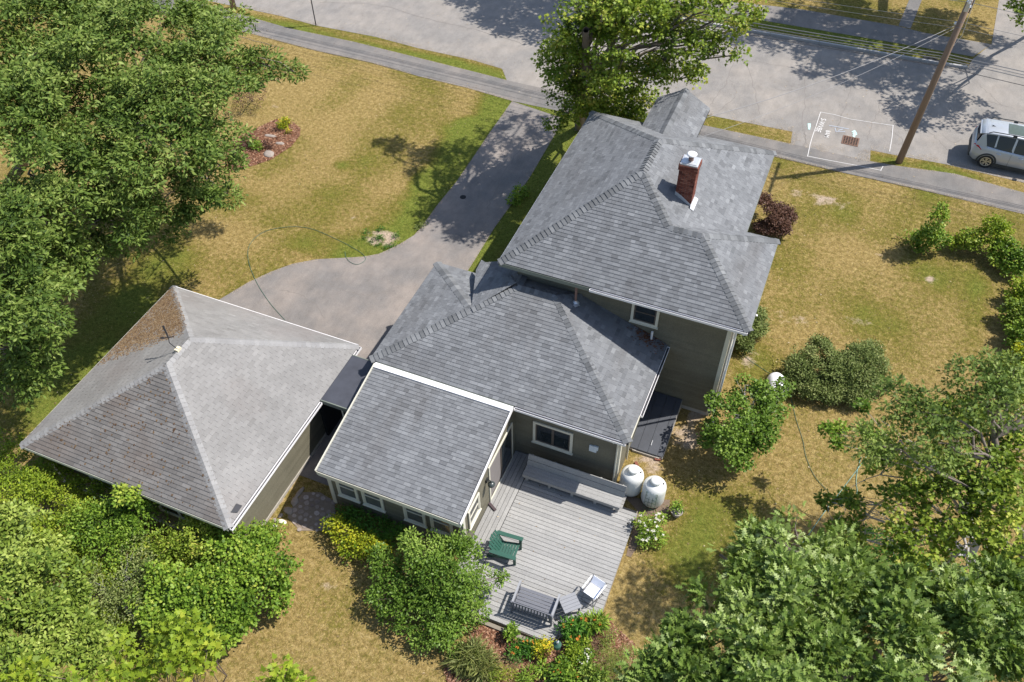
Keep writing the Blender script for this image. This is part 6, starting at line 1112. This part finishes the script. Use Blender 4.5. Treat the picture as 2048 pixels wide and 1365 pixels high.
for s_ in (-1, 1):
    yy = lambda h: CY+.9+s_*h
    one('roof_rail', M['plastic'], lambda b: (b.tube([(CXo+.45,yy(.62),1.66),(CXo+.6,yy(.62),1.745),(CXo+1.5,yy(.62),1.775),(CXo+2.4,yy(.61),1.74),(CXo+2.55,yy(.60),1.66)], .022, 6), b.beam((CXo+1.45,yy(.62),1.68), (CXo+1.62,yy(.62),1.68), .05, .12)), car)
    for x0, x1, x0t, x1t, in ((.88,.96,.84,.90), (1.62,1.72,1.62,1.70), (2.62,2.7,2.46,2.54)):
        one('pillar', M['car_paint'], lambda b: b.hexa([(CXo+x0,yy(.857),1.0),(CXo+x1,yy(.857),1.0),(CXo+x1t,yy(.66),1.63),(CXo+x0t,yy(.66),1.63),(CXo+x0,yy(.83),1.0),(CXo+x1,yy(.83),1.0),(CXo+x1t,yy(.63),1.63),(CXo+x0t,yy(.63),1.63)]), car)
    one('quarter_panel', M['car_paint'], lambda b: b.hexa([(CXo+.10,yy(.80),1.05),(CXo+.58,yy(.872),1.03),(CXo+.36,yy(.69),1.60),(CXo+.22,yy(.69),1.50),(CXo+.10,yy(.70),1.05),(CXo+.58,yy(.80),1.03),(CXo+.36,yy(.62),1.60),(CXo+.22,yy(.6),1.50)]), car)
    one('window_trim', M['chrome'], lambda b: b.tube([(CXo+.58,yy(.872),1.06),(CXo+.9,yy(.866),1.05),(CXo+1.7,yy(.866),1.01),(CXo+2.7,yy(.858),.985),(CXo+3.3,yy(.80),.98)], .013, 5), car)
    for x in (1.05, 2.0): one('door_handle', M['chrome'], lambda b: b.tube([(CXo+x,yy(.905),.86),(CXo+x+.07,yy(.93),.865),(CXo+x+.15,yy(.93),.862),(CXo+x+.2,yy(.905),.855)], .014, 5), car)
    one('door_gap', M['plastic'], lambda b: (b.beam((CXo+1.68,yy(.9045),.32), (CXo+1.68,yy(.9045),.93), .008, .006, up=(0,1,0)), b.beam((CXo+2.68,yy(.902),.32), (CXo+2.68,yy(.9),.9), .008, .006, up=(0,1,0))), car)
    one('sill', M['plastic'], lambda b: b.box(CXo+1.1, CXo+3.3, *sorted((yy(.82), yy(.915))), .19, .34), car)
    one('tail_lamp', M['tail'], lambda b: b.hexa([(CXo-.005,yy(.66),.84),(CXo+.40,yy(.915),.90),(CXo+.24,yy(.90),1.05),(CXo+.035,yy(.72),1.06),(CXo+.1,yy(.55),.84),(CXo+.40,yy(.8),.90),(CXo+.24,yy(.7),1.05),(CXo+.12,yy(.55),1.06)]), car)
    one('mirror', M['car_paint'], lambda b: b.beam((CXo+2.78,yy(.88),1.03), (CXo+2.78,yy(1.05),1.05), .12, .14), car)
    for x in (.78, 3.45):
        c_ = Vector((CXo+x, yy(.80), .345)); rot = Matrix.Rotation(R_(90), 3, 'X')
        one('wheel_arch', M['plastic'], lambda b: b.tube([(c_.x+math.cos(a)*.40, yy(.885), .345+math.sin(a)*.40) for a in [R_(-8+i*14) for i in range(15)]], .05, 6), car)
        wh = one('wheel', M['rubber'], lambda b: b.lathe(c_, [(.20,-.11),(.33,-.115),(.345,-.08),(.345,.08),(.33,.115),(.20,.11)], 28, axis=rot), car, smooth=False)
        one('rim', M['dark'], lambda b: b.lathe(c_, [(.23,-.10),(.235,.10)], 20, axis=rot), wh)
        yo = yy(.80+.105)
        def spokes(b):
            for k in range(5):
                for d_ in (-.22, .22):
                    a = 6.283*k/5+.3; b.beam((c_.x+.03*math.cos(a), yo, c_.z+.03*math.sin(a)), (c_.x+.215*math.cos(a+d_), yo, c_.z+.215*math.sin(a+d_)), .012, .04, up=(-math.sin(a), 0, math.cos(a)))
            b.lathe(Vector((c_.x, yo, c_.z)), [(.205,-.01),(.235,-.01),(.235,.01),(.205,.01),(.205,-.01)], 24, axis=rot, cap=False); b.lathe(Vector((c_.x, yo, c_.z)), [(.04,-.014),(.04,.014)], 12, axis=rot)
        one('spokes', M['rim'], spokes, wh)
one('rear_screen', M['car_glass'], lambda b: b.hexa([(CXo+.075,CY+.38,1.06),(CXo+.075,CY+1.42,1.06),(CXo+.20,CY+1.36,1.5),(CXo+.20,CY+.44,1.5),(CXo+.15,CY+.38,1.06),(CXo+.15,CY+1.42,1.06),(CXo+.3,CY+1.36,1.5),(CXo+.3,CY+.44,1.5)]), car)
one('tailgate', M['car_paint'], lambda b: (b.hexa([(CXo+.03,CY+.34,.72),(CXo+.03,CY+1.46,.72),(CXo+.07,CY+1.44,1.05),(CXo+.07,CY+.36,1.05),(CXo+.12,CY+.34,.72),(CXo+.12,CY+1.46,.72),(CXo+.2,CY+1.44,1.05),(CXo+.2,CY+.36,1.05)])), car)
one('bumper', M['plastic'], lambda b: b.box(CXo-.03, CXo+.2, CY+.22, CY+1.58, .36, .66), car)
# ---------------------------------------------------------------- thin grass blades over the lawn
r = np.random.RandomState(77); n = 900000
x = r.uniform(-42, 11, n); y = r.uniform(3, 60, n)
rel = np.stack([x, y, np.full(n, -CAM_H)], -1); dep = rel @ _fw; ok = (np.abs(rel @ _RT)/dep < .60) & (np.abs(rel @ _UP)/dep < .405); x, y, dep = x[ok], y[ok], dep[ok]
rd = [(p[0], p[1]) for p in [v.co for v in road.data.vertices]]
swp = [(v.co.x, v.co.y) for v in bpy.data.objects['sidewalk'].data.vertices]; dvp = [(v.co.x, v.co.y) for v in bpy.data.objects['driveway'].data.vertices]; pwp = [(v.co.x, v.co.y) for v in bpy.data.objects['path'].data.vertices]; pw2 = [(v.co.x, v.co.y) for v in bpy.data.objects['path.001'].data.vertices]
xj = x+r.normal(0, .035, len(x)); yj = y+r.normal(0, .035, len(y)); bad = inside(xj, yj, rd) | inside(xj, yj, swp) | inside(xj, yj, dvp) | inside(x, y, pwp) | inside(x, y, pw2)
for pl in (MULCH_FRONT, MULCH_BACK, MULCH_TANK, PV): bad |= inside(x, y, pl)
for bx in ((-20.4,-13.2,9.1,16.2),(-11.5,-6.7,11.9,16.1),(-6.8,-2.1,10.1,15.4),(-11.5,-3.1,16,20.1),(-8.3,-.9,20.1,23.7),(-8.3,-2,23.7,28.7),(-3.1,-2,17.7,20.1)): bad |= (x > bx[0]) & (x < bx[1]) & (y > bx[2]) & (y < bx[3])
x, y = x[~bad], y[~bad]; g, bb = turf(x, y); keep = r.rand(len(x)) > bb*1.1; x, y, g = x[keep], y[keep], g[keep]; n = len(x); n_grass = n
h = .018+.022*g+.012*r.rand(n); w = .006+.004*r.rand(n); a = r.uniform(0, 6.28, n); la = r.uniform(0, 6.28, n); le = h*r.uniform(.6, 2.6, n)
z = .012*(fbm(x*0.4, y*0.4, 0.5)-0.5)-.006
V = np.stack([np.stack([x-w*np.cos(a), y-w*np.sin(a), z], -1), np.stack([x+w*np.cos(a), y+w*np.sin(a), z], -1), np.stack([x+le*np.cos(la), y+le*np.sin(la), z+h], -1)], 1)
isg = r.rand(n) < np.clip(g*1.1, 0, .95); tone = np.where(isg, .5+.5*np.clip(g-.35+.4*r.rand(n), 0, 1), .45*r.rand(n))
m, N, L, bsd = new_mat('grass_blades'); cc_ = ramp(m.node_tree, attr(m.node_tree, 'tone'), [(0, (.16, .11, .042)), (.45, (.52, .40, .20)), (.5, (.12, .112, .025)), (.8, (.22, .21, .05)), (1, (.20, .27, .05))]); L.new(cc_, bsd.inputs['Base Color']); bsd.inputs['Roughness'].default_value = .9; bsd.inputs['Specular IOR Level'].default_value = .1
np_mesh('grass', V, [(0, 1, 2)], tone, m, None, 'stuff')
# grit and sand along the pavement edges, dead leaves on lawn, drive and deck
def along(line, n, w, seed, side):
    r = np.random.RandomState(seed); P = np.array([(p[0], p[1]) for p in line]); d = np.diff(P, axis=0); L = np.hypot(d[:, 0], d[:, 1]); c = r.choice(len(L), n, p=L/L.sum()); t = r.rand(n); o = np.abs(r.normal(0, w, n))*side+.0; nrm_ = np.stack([-d[c, 1], d[c, 0]], -1)/L[c, None]; q = P[c]+d[c]*t[:, None]+nrm_*o[:, None]
    k = fbm(q[:, 0]*1.2, q[:, 1]*1.2, 6.0) > .42; return q[k]
G = np.concatenate([along(SW_I, 2600, .07, 1, 1), along(SW_I2, 2600, .07, 2, 1), along(SW_O, 900, .05, 3, -1), along(SW_O2, 1500, .06, 4, -1), along(RN, 3500, .25, 5, 1), along(RM, 4500, .28, 6, 1), along(DRIVE_L, 2200, .07, 7, 1), along(DRIVE_R, 800, .05, 8, -1), along(FARK[:4], 1200, .12, 9, -1)])
n = len(G); s_ = r.uniform(.008, .024, n); a = r.uniform(0, 6.28, n)
M['grit'] = toned('pale_grit', [(0, (.26, .20, .14)), (1, (.52, .44, .34))], nscale=3, fine=40, bmp=0)
np_mesh('grit', np.stack([np.stack([G[:, 0]+s_*np.cos(a+t), G[:, 1]+s_*np.sin(a+t), np.full(n, .014)], -1) for t in (0, 2.1, 4.2)], 1), [(0, 1, 2)], r.rand(n), M['grit'], None, 'stuff')
n = 2600; fx_ = r.uniform(-34, 8, n); fy_ = r.uniform(6, 44, n); k = ~((fx_ > -21) & (fx_ < -2) & (fy_ > 8.5) & (fy_ < 29)) | (r.rand(n) < .0); fx_, fy_ = fx_[k], fy_[k]; fz = np.full(len(fx_), .022); dxx = r.uniform(-6.6, -2.4, 40); dyy = r.uniform(10.6, 15.2, 40); fx_ = np.concatenate([fx_, dxx]); fy_ = np.concatenate([fy_, dyy]); fz = np.concatenate([fz, np.full(40, DZ+.008)]); n = len(fx_); s_ = r.uniform(.015, .042, n); a = r.uniform(0, 6.28, n)
M['dead'] = toned('fallen_leaves', [(0, (.12, .075, .04)), (.6, (.34, .24, .13)), (1, (.60, .50, .34))], nscale=3, fine=40, bmp=0)
np_mesh('fallen_leaves', np.stack([np.stack([fx_+s_*m_*np.cos(a+t), fy_+s_*m_*np.sin(a+t), fz+h_], -1) for t, m_, h_ in ((0, 1.3, 0), (1.6, .5, .008), (3.1, 1, 0), (4.7, .5, .004))], 1), [(0, 1, 2, 3)], r.rand(n), M['dead'], None, 'stuff')
print('grass', n, 'tris total', sum(sum(len(p.vertices)-2 for p in o.data.polygons) if len(o.data.polygons) < 200 else len(o.data.loops)-2*len(o.data.polygons) for o in scene.objects if o.type == 'MESH'))
